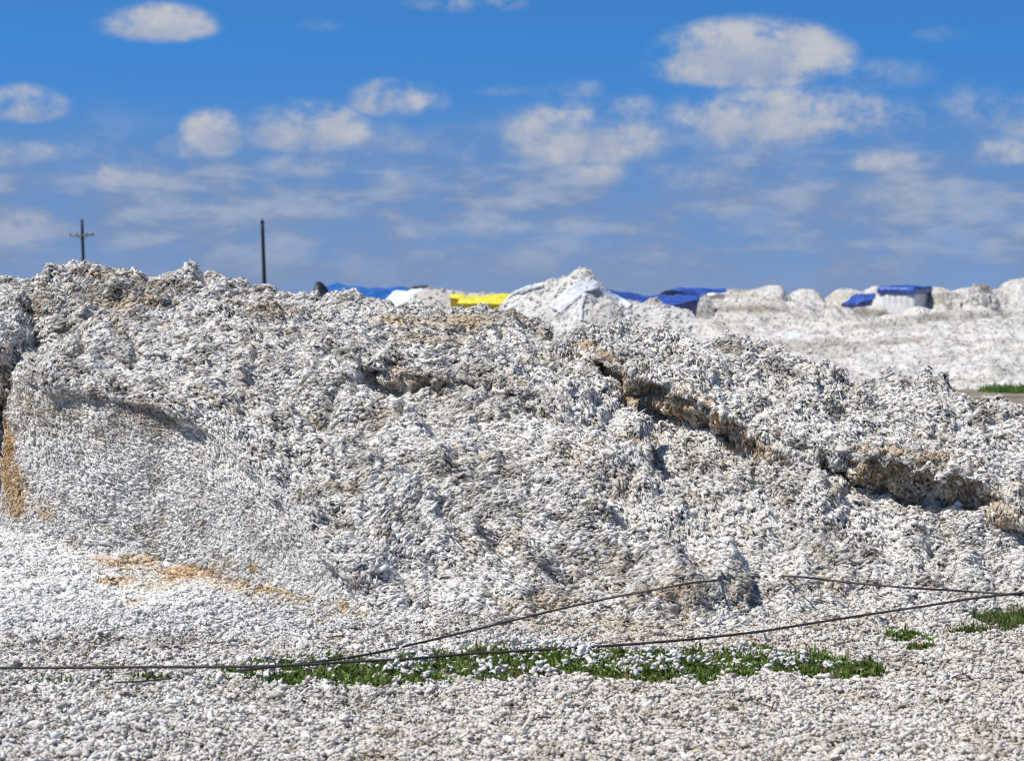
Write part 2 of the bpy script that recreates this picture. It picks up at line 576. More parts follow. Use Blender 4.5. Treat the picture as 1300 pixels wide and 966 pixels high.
Z_cols = [
    (-170, [(356, 33), (385, 31.4), (424, 29.7), (452, 29.4), (560, 29.3), (660, 29.0)]),
    (-80, [(352, 33), (383, 31.3), (420, 29.4), (450, 29.0), (560, 28.9), (660, 28.7)]),
    (-20, [(350, 33), (380, 30.8), (412, 28.6), (446, 27.9), (540, 28.0), (650, 27.8)]),
    (8, [(349, 33), (375, 30.8), (405, 28.6), (440, 27.9), (530, 28.1), (650, 27.9)]),
    (24, [(348, 33), (372, 30.9), (405, 29.0), (436, 28.5), (530, 28.5), (650, 28.3)]),
    (38, [(347, 33), (370, 31.2), (408, 30.2), (450, 29.9), (540, 29.7), (650, 29.6)]),
    (75, [(336, 32.6), (362, 30.8), (398, 29.8), (425, 29.6), (540, 29.5), (640, 29.5)]),
    (110, [(331, 32.4), (355, 30.8), (385, 29.8), (410, 29.6), (500, 29.6), (600, 29.6)]),
    (150, [(338, 32.4), (355, 31.0), (380, 30.0), (405, 29.8), (500, 29.8), (600, 29.8)]),
    (200, [(351, 32.4), (362, 31.2), (378, 30.3), (400, 30.0), (500, 30.0), (600, 30.0)]),
    (232, [(342, 32.6), (358, 31.4), (376, 30.6), (400, 30.3), (500, 30.2), (600, 30.2)]),
    (275, [(350, 32.6), (364, 31.6), (380, 30.9), (405, 30.6), (500, 30.5), (600, 30.5)]),
    (330, [(362, 32.8), (374, 31.9), (388, 31.2), (410, 31.0), (500, 30.9), (600, 30.9)]),
    (390, [(376, 33.0), (386, 32.2), (398, 31.6), (420, 31.4), (500, 31.3), (600, 31.3)]),
    (440, [(388, 33.2), (396, 32.5), (406, 32.0), (425, 31.8), (500, 31.7), (600, 31.7)]),
]
C_cols = [
    (670, [(440, 32.4), (446, 31.6), (447, 30.8), (455, 30.3), (470, 30.5), (500, 30.6)]),
    (715, [(426, 32.2), (432, 31.2), (436, 30.3), (446, 29.8), (466, 30.2), (500, 30.3)]),
    (760, [(413, 31.8), (428, 30.5), (440, 29.4), (456, 28.9), (478, 29.4), (520, 29.5)]),
    (820, [(412, 31.6), (432, 29.9), (458, 28.7), (480, 28.1), (510, 28.5), (560, 28.8)]),
    (870, [(423, 31.2), (442, 29.6), (474, 28.2), (500, 27.6), (538, 28.05), (590, 28.3)]),
    (905, [(434, 31.0), (455, 29.2), (490, 27.8), (518, 27.3), (560, 27.8), (610, 28.0)]),
    (950, [(427, 30.8), (462, 28.9), (512, 27.5), (545, 27.15), (590, 27.4), (630, 27.4)]),
    (1000, [(441, 30.5), (484, 28.4), (535, 27.0), (575, 26.75), (612, 27.0), (650, 27.0)]),
    (1050, [(457, 30.0), (500, 28.0), (545, 26.8), (574, 26.5), (612, 27.0), (655, 26.9)]),
    (1090, [(487, 29.3), (518, 27.6), (550, 26.6), (574, 26.2), (620, 26.7), (665, 26.8)]),
    (1130, [(478, 29.3), (522, 27.4), (560, 26.4), (578, 25.95), (628, 26.5), (665, 26.6)]),
    (1180, [(477, 29.2), (530, 27.1), (572, 26.1), (584, 25.6), (640, 26.2), (672, 26.3)]),
    (1225, [(491, 28.8), (540, 26.9), (584, 25.8), (596, 25.3), (648, 25.85), (678, 25.9)]),
    (1265, [(500, 28.4), (552, 26.7), (596, 25.5), (622, 25.1), (662, 25.3), (700, 25.1)]),
    (1310, [(517, 28.0), (562, 26.5), (610, 25.3), (655, 24.8), (680, 24.9), (700, 24.8)]),
    (1380, [(535, 27.8), (575, 26.4), (615, 25.2), (658, 24.6), (680, 24.6), (700, 24.5)]),
    (1460, [(560, 27.6), (590, 26.4), (625, 25.2), (662, 24.5), (680, 24.4), (700, 24.3)]),
]
E_cols = [
    (735, [(455, 30.0), (492, 29.2), (590, 27.2), (700, 25.2), (780, 23.6)]),
    (780, [(474, 29.5), (515, 28.9), (600, 27.5), (700, 25.6), (785, 23.2)]),
    (830, [(500, 28.9), (545, 28.2), (622, 26.9), (705, 25.2), (790, 22.6)]),
    (880, [(528, 28.2), (575, 27.5), (642, 26.3), (715, 24.3), (792, 22.2)]),
    (930, [(566, 27.6), (606, 26.9), (662, 25.5), (725, 24.0), (794, 22.0)]),
    (980, [(590, 27.1), (630, 26.3), (680, 25.1), (732, 23.8), (796, 21.9)]),
    (1015, [(574, 26.7), (622, 25.9), (684, 24.9), (738, 23.6), (796, 21.9)]),
    (1045, [(572, 26.5), (622, 25.75), (684, 24.9), (738, 23.6), (796, 21.9)]),
    (1090, [(610, 26.6), (648, 25.8), (692, 24.7), (742, 23.5), (796, 21.9)]),
    (1130, [(632, 26.4), (668, 25.6), (702, 24.5), (746, 23.4), (794, 22.0)]),
    (1180, [(640, 25.95), (674, 25.3), (710, 24.4), (746, 23.4), (790, 22.1)]),
    (1230, [(644, 25.7), (678, 25.1), (712, 24.4), (744, 23.5), (782, 22.3)]),
    (1280, [(668, 25.4), (688, 24.9), (712, 24.3), (740, 23.6), (776, 22.5)]),
    (1360, [(672, 25.2), (690, 24.8), (712, 24.3), (738, 23.7), (772, 22.6)]),
    (1460, [(680, 25.0), (695, 24.7), (714, 24.2), (738, 23.7), (770, 22.7)]),
]
F_cols = [
    (-180, [(672, 27.0), (690, 26.0), (720, 24.8), (760, 23.4), (806, 21.5)]),
    (-60, [(668, 27.0), (688, 26.0), (720, 24.7), (760, 23.3), (806, 21.5)]),
    (30, [(668, 26.9), (688, 25.9), (720, 24.6), (760, 23.2), (806, 21.5)]),
    (120, [(680, 26.6), (700, 25.7), (728, 24.5), (764, 23.2), (808, 21.4)]),
    (220, [(702, 26.0), (718, 25.2), (740, 24.2), (770, 23.0), (808, 21.4)]),
    (310, [(728, 25.2), (740, 24.6), (758, 23.7), (780, 22.8), (808, 21.4)]),
    (390, [(752, 24.2), (760, 23.8), (774, 23.1), (790, 22.4), (808, 21.4)]),
    (460, [(784, 22.8), (788, 22.5), (795, 22.2), (802, 21.9), (810, 21.4)]),
]


def end_face(p):
    """1 on the steep left end face of the biggest heap (metres), 0 elsewhere"""
    x, z = p[..., 0], p[..., 2]
    # the rim of the crust falls from the upper left to the lower right
    rx = np.array([-7.0, -5.8, -4.6, -3.9, -3.3, -2.8, -2.3, -1.95, -1.6, -1.2])
    rz = np.array([2.25, 2.2, 2.05, 1.9, 1.72, 1.40, 1.0, 0.65, 0.30, -0.4])
    k = sstep(0.10, -0.10, z - np.interp(x, rx, rz) + 0.16 * fbm(p * 2.0 + 12, 2))
    return k * (x < -1.2)


def crust_lip(p):
    """the crust bulges out a little over the cut face"""
    rx = np.array([-7.0, -5.8, -4.6, -3.9, -3.3, -2.8, -2.3, -1.95, -1.6, -1.2])
    rz = np.array([2.25, 2.2, 2.05, 1.9, 1.72, 1.40, 1.0, 0.65, 0.30, -0.4])
    h = p[..., 2] - np.interp(p[..., 0], rx, rz) + 0.16 * fbm(p * 2.0 + 12, 2)
    return (0.10 * np.exp(-((h - 0.10) / 0.13) ** 2) - 0.06 * np.exp(-((h + 0.18) / 0.12) ** 2)) * (p[..., 0] < -1.3) * (0.85 + 0.35 * noise(p * 1.7 + 66))


HA = Heap(A_cols, amp=(0.12, 0.055, 0.024), seed=1.0, fold=1.3,
          creases=[([P(470, 478, 27.5), P(560, 520, 26.8), P(650, 562, 26), P(740, 606, 25), P(820, 650, 24.2), P(890, 700, 23.4)], 0.13, 0.30),
                   ([P(330, 470, 27), P(420, 520, 26.2), P(520, 585, 25.2), P(600, 650, 24.2), P(650, 720, 23)], 0.10, 0.19),
                   ([P(560, 640, 24.2), P(600, 700, 23.4), P(640, 770, 22.4)], 0.08, 0.12)],
          calm=lambda G: 1 - 0.72 * end_face(G), lip=crust_lip)
HB = Heap(B_cols, amp=(0.13, 0.085, 0.03), seed=4.0)
HZ = Heap(Z_cols, amp=(0.13, 0.085, 0.03), seed=8.0)
HC = Heap(C_cols, amp=(0.12, 0.10, 0.034), seed=12.0)
HE = Heap(E_cols, amp=(0.13, 0.075, 0.03), seed=16.0,
          creases=[([P(960, 610, 26.8), P(1040, 660, 25.4), P(1130, 700, 24.5), P(1200, 720, 24.1)], 0.10, 0.16),
                   ([P(1180, 680, 25.2), P(1240, 690, 24.8), P(1310, 705, 24.5)], 0.10, 0.2)])
HF = Heap(F_cols, amp=(0.05, 0.025, 0.015), seed=20.0, fold=0.0)

trees = [h.bvh() for h in (HA, HB, HZ, HC, HE, HF)]

ORANGE = (0.54, 0.345, 0.15)
TAN = (0.56, 0.42, 0.25)
STRAW = (0.62, 0.50, 0.32)
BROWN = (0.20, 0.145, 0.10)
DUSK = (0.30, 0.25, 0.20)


def stain(px, py, rx, ry, colr, s=0.8):
    p, _ = first_hit(px, py, trees)
    k = np.linalg.norm(p - np.array([0, 0, CAMZ])) / F
    STAINS_AND_SHADE.append((p, np.array([rx * k, max(rx, ry) * k * 2.0, ry * k]), colr, s))


for a in [
    (8, 590, 24, 55, ORANGE, 1.0), (24, 650, 22, 14, ORANGE, 0.8), (5, 520, 22, 30, BROWN, 0.8),
    (165, 712, 55, 6, ORANGE, 0.75), (60, 655, 22, 12, TAN, 0.8), (20, 620, 30, 40, ORANGE, 0.9), (10, 560, 20, 30, ORANGE, 0.8), (385, 768, 50, 14, STRAW, 0.9), (280, 716, 26, 14, TAN, 0.7), (200, 745, 40, 8, STRAW, 0.6), (240, 728, 48, 9, ORANGE, 0.95), (300, 738, 34, 8, ORANGE, 0.7), (322, 722, 14, 10, ORANGE, 0.9),
    (150, 738, 26, 6, ORANGE, 0.7), (165, 766, 20, 3, ORANGE, 0.5), (340, 752, 45, 12, (0.60, 0.43, 0.22), 0.9), (380, 764, 40, 10, (0.60, 0.43, 0.22), 0.8),
    (430, 786, 55, 10, (0.62, 0.46, 0.25), 1.0), (90, 690, 12, 8, TAN, 0.7), (55, 640, 20, 14, TAN, 0.6),
    (170, 385, 60, 10, TAN, 0.9), (120, 348, 50, 8, TAN, 0.6), (210, 368, 50, 16, BROWN, 0.75),
    (150, 372, 60, 14, DUSK, 0.7), (60, 390, 45, 16, DUSK, 0.6), (290, 345, 40, 8, DUSK, 0.7),
    (350, 392, 42, 12, TAN, 0.8), (330, 400, 40, 12, DUSK, 0.7), (370, 425, 22, 8, DUSK, 0.8),
    (590, 410, 60, 12, TAN, 0.8), (500, 408, 40, 10, STRAW, 0.8), (540, 430, 60, 10, STRAW, 0.7),
    (650, 398, 40, 14, DUSK, 0.8), (690, 425, 18, 24, BROWN, 0.6), (500, 455, 14, 14, BROWN, 0.8),
    (440, 380, 25, 8, DUSK, 0.6), (660, 505, 30, 12, DUSK, 0.7), (560, 480, 60, 14, DUSK, 0.6),
    (905, 532, 34, 8, TAN, 0.5), (1120, 596, 40, 10, TAN, 0.6), (1180, 612, 40, 12, TAN, 0.6), (1255, 640, 10, 20, TAN, 0.6),
    (930, 440, 26, 12, DUSK, 0.8), (1000, 470, 36, 14, DUSK, 0.7), 
    (690, 765, 55, 13, TAN, 0.7), (770, 795, 120, 10, TAN, 0.55), (860, 750, 40, 10, TAN, 0.5),
    (450, 742, 22, 14, BROWN, 0.7), (620, 785, 60, 6, BROWN, 0.5), (430, 770, 20, 12, TAN, 0.8),
    (355, 640, 10, 18, BROWN, 0.6), (250, 590, 10, 26, DUSK, 0.5), (150, 540, 16, 22, DUSK, 0.7), (180, 520, 14, 16, TAN, 0.5), (240, 640, 8, 20, DUSK, 0.4), (120, 560, 10, 26, TAN, 0.35),
    (90, 520, 12, 14, DUSK, 0.5), (215, 550, 12, 22, DUSK, 0.5), (310, 590, 12, 24, DUSK, 0.45),
    (1050, 800, 60, 10, TAN, 0.3), (180, 806, 120, 8, DUSK, 0.35), (270, 812, 60, 5, BROWN, 0.35),
    (700, 520, 30, 16, DUSK, 0.5), (770, 600, 40, 14, DUSK, 0.5), (950, 750, 50, 12, DUSK, 0.4),
    (790, 560, 40, 10, TAN, 0.35), (690, 460, 30, 14, STRAW, 0.5),
]:
    stain(*a)

G_FRONT = 'cotton heaps across the foreground'
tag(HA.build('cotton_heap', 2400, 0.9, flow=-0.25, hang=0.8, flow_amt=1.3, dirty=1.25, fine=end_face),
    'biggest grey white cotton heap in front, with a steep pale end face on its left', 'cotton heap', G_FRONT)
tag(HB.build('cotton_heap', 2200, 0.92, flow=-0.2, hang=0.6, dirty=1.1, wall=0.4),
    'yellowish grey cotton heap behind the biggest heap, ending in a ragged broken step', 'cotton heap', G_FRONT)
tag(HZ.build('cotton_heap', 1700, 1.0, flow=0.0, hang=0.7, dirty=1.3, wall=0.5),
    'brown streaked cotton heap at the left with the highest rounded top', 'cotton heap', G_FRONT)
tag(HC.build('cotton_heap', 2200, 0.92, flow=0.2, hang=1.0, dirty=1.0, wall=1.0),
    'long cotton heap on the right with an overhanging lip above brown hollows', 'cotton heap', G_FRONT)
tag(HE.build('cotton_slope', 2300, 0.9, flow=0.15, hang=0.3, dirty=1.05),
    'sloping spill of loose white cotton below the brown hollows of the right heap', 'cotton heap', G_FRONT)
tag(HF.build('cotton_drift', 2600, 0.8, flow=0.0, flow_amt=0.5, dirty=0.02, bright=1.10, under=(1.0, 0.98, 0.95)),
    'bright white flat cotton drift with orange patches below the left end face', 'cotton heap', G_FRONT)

# ================================================================== GROUND
# grass areas in metres (centre from the photo, radius), turned into a field on the ground
GRASS = []
for px, py, rx, ry in [(440, 860, 160, 20), (620, 847, 140, 19), (700, 840, 90, 14), (820, 851, 125, 20), (370, 866, 70, 12),
                       (960, 845, 70, 20), (1045, 852, 75, 18), (1296, 796, 52, 18), (1235, 806, 30, 2.5), (880, 838, 50, 8),
                       (1150, 812, 30, 7), (1165, 825, 18, 5), (190, 868, 40, 2), (60, 868, 30, 2),
                        (775, 836, 40, 8),
                       (1090, 758, 0, 0)]:
    if rx == 0:
        continue
    c = PG(px, py)
    k = c[1] / F
    GRASS.append((c[0], c[1], rx * k, ry * k * c[1] / CAMZ))


def grass_field(x, y):
    g = np.zeros_like(x)
    for cx, cy, rx, ry in GRASS:
        d = np.sqrt(((x - cx) / rx) ** 2 + ((y - cy) / ry) ** 2)
        g = np.maximum(g, 1.35 - d)
    p = np.stack([x, y, np.zeros_like(x)], -1)
    return g + (1.3 * fbm(p * np.array([1.6, 2.4, 1]), 3) + 1.3 * fbm(p * 6.0 + 4, 2)) * (0.35 + 0.65 * np.clip(g, 0, 1)) - 0.12


def ground_z(x, y):
    p = np.stack([x, y, np.zeros_like(x)], -1)
    near = sstep(45, 25, y)
    return near * (0.06 * fbm(p * 0.9, 3) + 0.035 * fbm(p * 3.5, 2) + 0.02 * np.abs(noise(p * 8.0 + 3)))


def axis_steps(a, b, near0, near1, fine, ratio=1.25):
    s = list(np.arange(near0, near1, fine))
    d = fine
    x = near1
    while x < b:
        s.append(x); d *= ratio; x += d
    s.append(b)
    d = fine
    x = near0 - fine
    while x > a:
        s.insert(0, x); d *= ratio; x -= d
    s.insert(0, a)
    return np.array(s)


gx = axis_steps(-3500, 3500, -7, 7, 0.09)
gy = axis_steps(-600, 5000, 13, 24, 0.09)
X, Y = np.meshgrid(gx, gy, indexing='ij')
GG = np.stack([X, Y, ground_z(X, Y) - 0.004], -1)
M_ground, nt, b = new_mat('cotton_yard_ground')
n1 = noise_node(nt, 0.35, 8, 0.65)
n2 = noise_node(nt, 9.0, 6, 0.7)
r1 = N(nt, 'ShaderNodeValToRGB')
r1.color_ramp.elements[0].position = 0.42; r1.color_ramp.elements[1].position = 0.6
r1.color_ramp.elements[0].color = (0.15, 0.115, 0.085, 1)
r1.color_ramp.elements[1].color = (0.42, 0.38, 0.33, 1)
mxf = N(nt, 'ShaderNodeMath', operation='ADD'); mxs = N(nt, 'ShaderNodeMath', operation='MULTIPLY')
mxs.inputs[1].default_value = 0.5
nt.links.new(n2.outputs['Fac'], mxf.inputs[0]); nt.links.new(n1.outputs['Fac'], mxf.inputs[1])
nt.links.new(mxf.outputs[0], mxs.inputs[0]); nt.links.new(mxs.outputs[0], r1.inputs['Fac'])
nt.links.new(r1.outputs['Color'], b.inputs['Base Color'])
b.inputs['Roughness'].default_value = 1.0
b.inputs['Specular IOR Level'].default_value = 0.05
bp = N(nt, 'ShaderNodeBump'); bp.inputs['Distance'].default_value = 0.03
nt.links.new(n2.outputs['Fac'], bp.inputs['Height']); nt.links.new(bp.outputs['Normal'], b.inputs['Normal'])
V = GG.reshape(-1, 3)
gf = grid_faces(len(gx), len(gy))
v0, v1, v2 = V[gf[0, 0]], V[gf[0, 1]], V[gf[0, 2]]
if np.cross(v1 - v0, v2 - v0)[2] < 0:
    gf = gf[:, ::-1]
tag(mesh_np('ground', V, gf, 4, M_ground), kind='structure')


# litter: loose cotton scattered over the ground
def litter(n, x0, x1, y0, y1, size, warmf, dens):
    x = rng.uniform(x0, x1, n); y = rng.uniform(y0, y1, n)
    ok = np.abs(x) < 0.25 * y + 0.8
    x, y = x[ok], y[ok]
    g = grass_field(x, y)
    soil = fbm(np.stack([x, y, x * 0], -1) * 3.2 + 61, 3)
    pr = dens(x, y) * (1 - 0.97 * sstep(0.2, 0.42, g)) * (1 - 0.72 * sstep(0.0, 0.4, soil))
    ok = rng.random(len(x)) < pr
    x, y = x[ok], y[ok]
    m = len(x)
    z = ground_z(x, y) + rng.random(m) * 0.05 * size + 0.06 * np.clip(fbm(np.stack([x, y, x * 0], -1) * 5 + 9, 3), -0.3, 1)
    p = np.stack([x, y, z], -1)
    nn = np.stack([rng.normal(size=m) * 0.55, rng.normal(size=m) * 0.55, np.ones(m)], -1)
    nn /= np.linalg.norm(nn, axis=1)[:, None]
    a = rng.uniform(0, math.pi, m)
    ax = np.stack([np.cos(a), 0.8 * np.sin(a), rng.normal(size=m) * 0.25], -1)
    s = size * np.clip(np.exp(rng.normal(size=m) * 0.35), 0.4, 1.6)
    t = cotton_tint(p, True, 0.0, 0.95)
    cl = (0.8 * sstep(-0.8, -1.8, x) * sstep(20.6, 21.8, y))[:, None]
    t = t * (1 - cl) + (t * 0.25 + 0.62) * cl
    wk = (warmf(x, y) * rng.random(m))[:, None]
    t = t * (1 - wk) + np.array([0.72, 0.58, 0.46])[None] * wk
    st = rng.random(m) < 0.035          # bits of stalk and leaf trash
    t = np.where(st[:, None], np.array([[0.16, 0.11, 0.07]]) * (0.6 + 0.9 * rng.random(m))[:, None], t)
    ln = np.where(st, 2.0, 1.0)
    th = np.where(st, 0.3, 1.0)
    return bake_locks(p + np.array([0, 0, 0.012]) * st[:, None], ax, nn, 0.020 * s * ln * (0.8 + 0.7 * rng.random(m)), 0.0145 * s * th, 0.0145 * s * th, t)


warm_r = lambda x, y: 0.42 * sstep(-1.0, 1.5, x + (19.5 - y) * 0.6)
full = lambda x, y: np.ones_like(x)
l1 = litter(330000, -6.5, 6.5, 14.6, 24.0, 0.68, warm_r, full)
l2 = litter(30000, -6.5, 6.5, 14.6, 24.0, 1.1, warm_r, lambda x, y: 0.6 * np.ones_like(x))
Vl = np.concatenate([l1[0], l2[0]]); Fl = np.concatenate([l1[1], l2[1] + len(l1[0])]); Tl = np.concatenate([l1[2], l2[2]])
tag(mesh_np('loose_cotton', Vl, Fl, 3, M_cotton, Tl), 'loose white and tan cotton fluff scattered over the ground in front of the heaps',
    'loose cotton', kind='stuff')


# clumps of cotton lying in the grass, counted as stuff together with the fluff above
def clumps(n):
    vs, fs, ts, off = [], [], [], 0
    cs = []
    k = 0
    while len(cs) < n and k < 5000:
        k += 1
        x, y = rng.uniform(-4.5, 4.6), rng.uniform(15.0, 20.6)
        if grass_field(np.array([x]), np.array([y]))[0] > 0.45:
            cs.append((x, y))
    for x, y in cs:
        m = int(3 + 22 * rng.random() ** 2.2)
        sp = 0.016 * math.sqrt(m) * 1.0
        p = np.stack([x + rng.normal(size=m) * sp * 1.3, y + rng.normal(size=m) * sp, 0.05 + rng.random(m) * sp * 1.6], -1)
        nn = rng.normal(size=(m, 3)) * 0.4 + np.array([0, 0, 1]); nn /= np.linalg.norm(nn, axis=1)[:, None]
        ax = rng.normal(size=(m, 3))
        s = np.exp(rng.normal(size=m) * 0.3)
        t = np.clip(np.array([0.76, 0.75, 0.74])[None] * (1 + rng.normal(size=m) * 0.08)[:, None], 0.1, 0.85)
        v, f, tt = bake_locks(p, ax, nn, 0.021 * s, 0.014 * s, 0.012 * s, t)
        vs.append(v); fs.append(f + off); ts.append(tt); off += len(v)
    return np.concatenate(vs), np.concatenate(fs), np.concatenate(ts)


cv, cf, ct = clumps(60)
tag(mesh_np('cotton_tufts', cv, cf, 3, M_cotton, ct), 'small white tufts of cotton caught in the green grass', 'cotton tufts', kind='stuff')

# ------------------------------------------------------------------ grass
M_grass, nt, b = new_mat('green_grass')
at = N(nt, 'ShaderNodeAttribute', attribute_name='tint')
nt.links.new(at.outputs['Color'], b.inputs['Base Color'])
b.inputs['Roughness'].default_value = 0.6
b.inputs['Specular IOR Level'].default_value = 0.3
tr = N(nt, 'ShaderNodeBsdfTranslucent'); mxs2 = N(nt, 'ShaderNodeMixShader'); mxs2.inputs[0].default_value = 0.3
nt.links.new(at.outputs['Color'], tr.inputs['Color'])
nt.links.new(b.outputs[0], mxs2.inputs[1]); nt.links.new(tr.outputs[0], mxs2.inputs[2])
nt.links.new(mxs2.outputs[0], nt.nodes['Material Output'].inputs['Surface'])


def blades(x, y, z, h, w, spread, colr, jitter=0.25):
    """curved pointed blades, five vertices each"""
    n = len(x)
    a = rng.uniform(0, 2 * math.pi, n)
    d = np.stack([np.cos(a), np.sin(a), np.zeros(n)], -1)
    s = np.stack([-np.sin(a), np.cos(a), np.zeros(n)], -1)
    lean = (np.abs(rng.normal(size=n)) * spread)
    p0 = np.stack([x, y, z], -1)
    up = np.array([0, 0, 1.0])
    mid = p0 + d * (lean * h * 0.4)[:, None] + up * (h * 0.6)[:, None]
    tip = p0 + d * (lean * h * 1.1)[:, None] + up * (h * np.clip(1 - 0.35 * lean, 0.3, 1))[:, None]
    V = np.stack([p0 - s * (w * 0.6)[:, None], p0 + s * (w * 0.6)[:, None], mid + s * w[:, None], mid - s * w[:, None], tip], 1)
    f = np.array([[0, 1, 2], [0, 2, 3], [3, 2, 4]])[None] + (np.arange(n) * 5)[:, None, None]
    c = np.array(colr)[None] * np.exp(rng.normal(size=n) * jitter)[:, None]
    yel = (rng.random(n) < 0.12)[:, None]
    c = np.where(yel, np.array([0.22, 0.19, 0.07])[None], c)
    return V.reshape(-1, 3), f.reshape(-1, 3), np.repeat(c, 5, axis=0)


def grass_patch(name, n, x0, x1, y0, y1, label, field, h=0.06, w=0.006, colr=(0.12, 0.19, 0.035), spread=0.8, lo=0.3, hi=0.75):
    x = rng.uniform(x0, x1, n); y = rng.uniform(y0, y1, n)
    g = field(x, y)
    ok = rng.random(n) < sstep(lo, hi, g)
    x, y = x[ok], y[ok]
    hh = h * np.exp(rng.normal(size=len(x)) * 0.35) * (0.7 + 0.6 * np.clip(fbm(np.stack([x, y, x * 0], -1) * 4, 2) + 0.4, 0, 1))
    v, f, t = blades(x, y, ground_z(x, y) - 0.005, hh, w * np.exp(rng.normal(size=len(x)) * 0.3), spread, colr)
    return tag(mesh_np(name, v, f, 3, M_grass, t, smooth=False), label, 'grass', kind='stuff')


def fg_field(x, y):
    return grass_field(x, y) - 10 * (x > 3.95) * (y > 19.6)


def fr_field(x, y):
    return grass_field(x, y) - 10 * ((x <= 3.95) | (y <= 19.6))


grass_patch('grass', 260000, -4.6, 5.0, 14.8, 21.6, 'strip of low green grass and weeds showing through the cotton at the bottom', fg_field, 0.056, 0.0085, lo=0.12, hi=0.65)
grass_patch('grass', 60000, 3.9, 5.6, 19.5, 23.5, 'darker green grass clump at the right edge beside the cables', fr_field, 0.085, 0.004,
            (0.11, 0.16, 0.04), 0.9, lo=0.2, hi=0.6)
c = PG(1290, 497)
far_f = lambda x, y: 1.2 - np.sqrt(((x - c[0]) / 1.6) ** 2 + ((y - c[1]) / 2.6) ** 2) + 0.3 * fbm(np.stack([x, y, x * 0], -1) * 1.2, 2)
grass_patch('grass', 30000, c[0] - 3, c[0] + 4, c[1] - 4, c[1] + 4, 'distant patch of bright green grass at the right behind the long heap',
            far_f, 0.16, 0.014, (0.10, 0.19, 0.03), 0.6)


# ================================================================== CABLES
def tube(name, pts, r, mat, parent=None, seg=8, sub=6):
    C = np.array(pts)
    Q = catmull(C, np.linspace(0, len(C) - 1, (len(C) - 1) * sub + 1)) if sub > 1 else C
    T = np.gradient(Q, axis=0); T /= np.linalg.norm(T, axis=1)[:, None]
    ref = np.array([0, 0, 1.0]) if abs(T[0, 2]) < 0.8 else np.array([1.0, 0, 0])
    S = np.cross(T, ref); S /= np.linalg.norm(S, axis=1)[:, None]
    U = np.cross(S, T)
    rr = np.full(len(Q), r) if np.isscalar(r) else np.interp(np.linspace(0, 1, len(Q)), np.linspace(0, 1, len(r)), r)
    a = np.arange(seg) * 2 * math.pi / seg
    V = Q[:, None] + rr[:, None, None] * (np.cos(a)[None, :, None] * S[:, None] + np.sin(a)[None, :, None] * U[:, None])
    V = V.reshape(-1, 3)
    f = []
    for i in range(len(Q) - 1):
        for s in range(seg):
            s2 = (s + 1) % seg
            f.append((i * seg + s, i * seg + s2, (i + 1) * seg + s2, (i + 1) * seg + s))
    V = np.concatenate([V, Q[:1], Q[-1:]])
    n0, n1 = len(V) - 2, len(V) - 1
    for s in range(seg):
        s2 = (s + 1) % seg
        f.append((n0, s2, s, s)); f.append((n1, (len(Q) - 1) * seg + s, (len(Q) - 1) * seg + s2, (len(Q) - 1) * seg + s2))
    tri = []
    for q in f:
        if q[2] == q[3]:
            tri.append(q[:3])
        else:
            tri.append((q[0], q[1], q[2])); tri.append((q[0], q[2], q[3]))
    return mesh_np(name, V, np.array(tri), 3, mat, parent=parent)


def cable_pts(pp, pull=0.10):
    out = []
    for q in pp:
        px, py = q[0], q[1]
        pl = q[2] if len(q) > 2 else pull
        p, r = first_hit(px, py + random.uniform(-0.8, 0.8), trees, 0.02)
        out.append(p - r * pl / max(0.12, abs(r[2])) * 1.3)
    return out


tag(tube('cable', cable_pts([(-60, 848), (0, 848), (90, 847), (200, 847), (300, 846), (380, 844), (450, 840), (520, 836), (600, 830), (680, 825),
                             (760, 821), (840, 815), (900, 809), (970, 800), (1040, 790), (1110, 779), (1180, 768), (1240, 758),
                             (1300, 752), (1370, 748)]), 0.0115, M_cable),
    'long dark cable running from the left edge along the grass up to the right edge', 'cable', 'cables lying across the cotton')
tag(tube('cable', cable_pts([(300, 850), (400, 841), (470, 829), (550, 812), (630, 793), (700, 776), (770, 760), (830, 748), (880, 740),
                             (930, 735, -0.05), (980, 731, -0.04), (1012, 732, 0.08), (1050, 736), (1100, 742), (1160, 747), (1230, 751), (1300, 755), (1370, 759)]),
         0.0105, M_cable),
    'upper dark cable rising over the cotton, buried briefly and coming out on the right', 'cable', 'cables lying across the cotton')
tag(tube('wire', cable_pts([(145, 866), (170, 865), (195, 863), (218, 861)], 0.09), 0.007, M_cable),
    'short thin piece of wire lying in the cotton at the bottom left', 'wire')


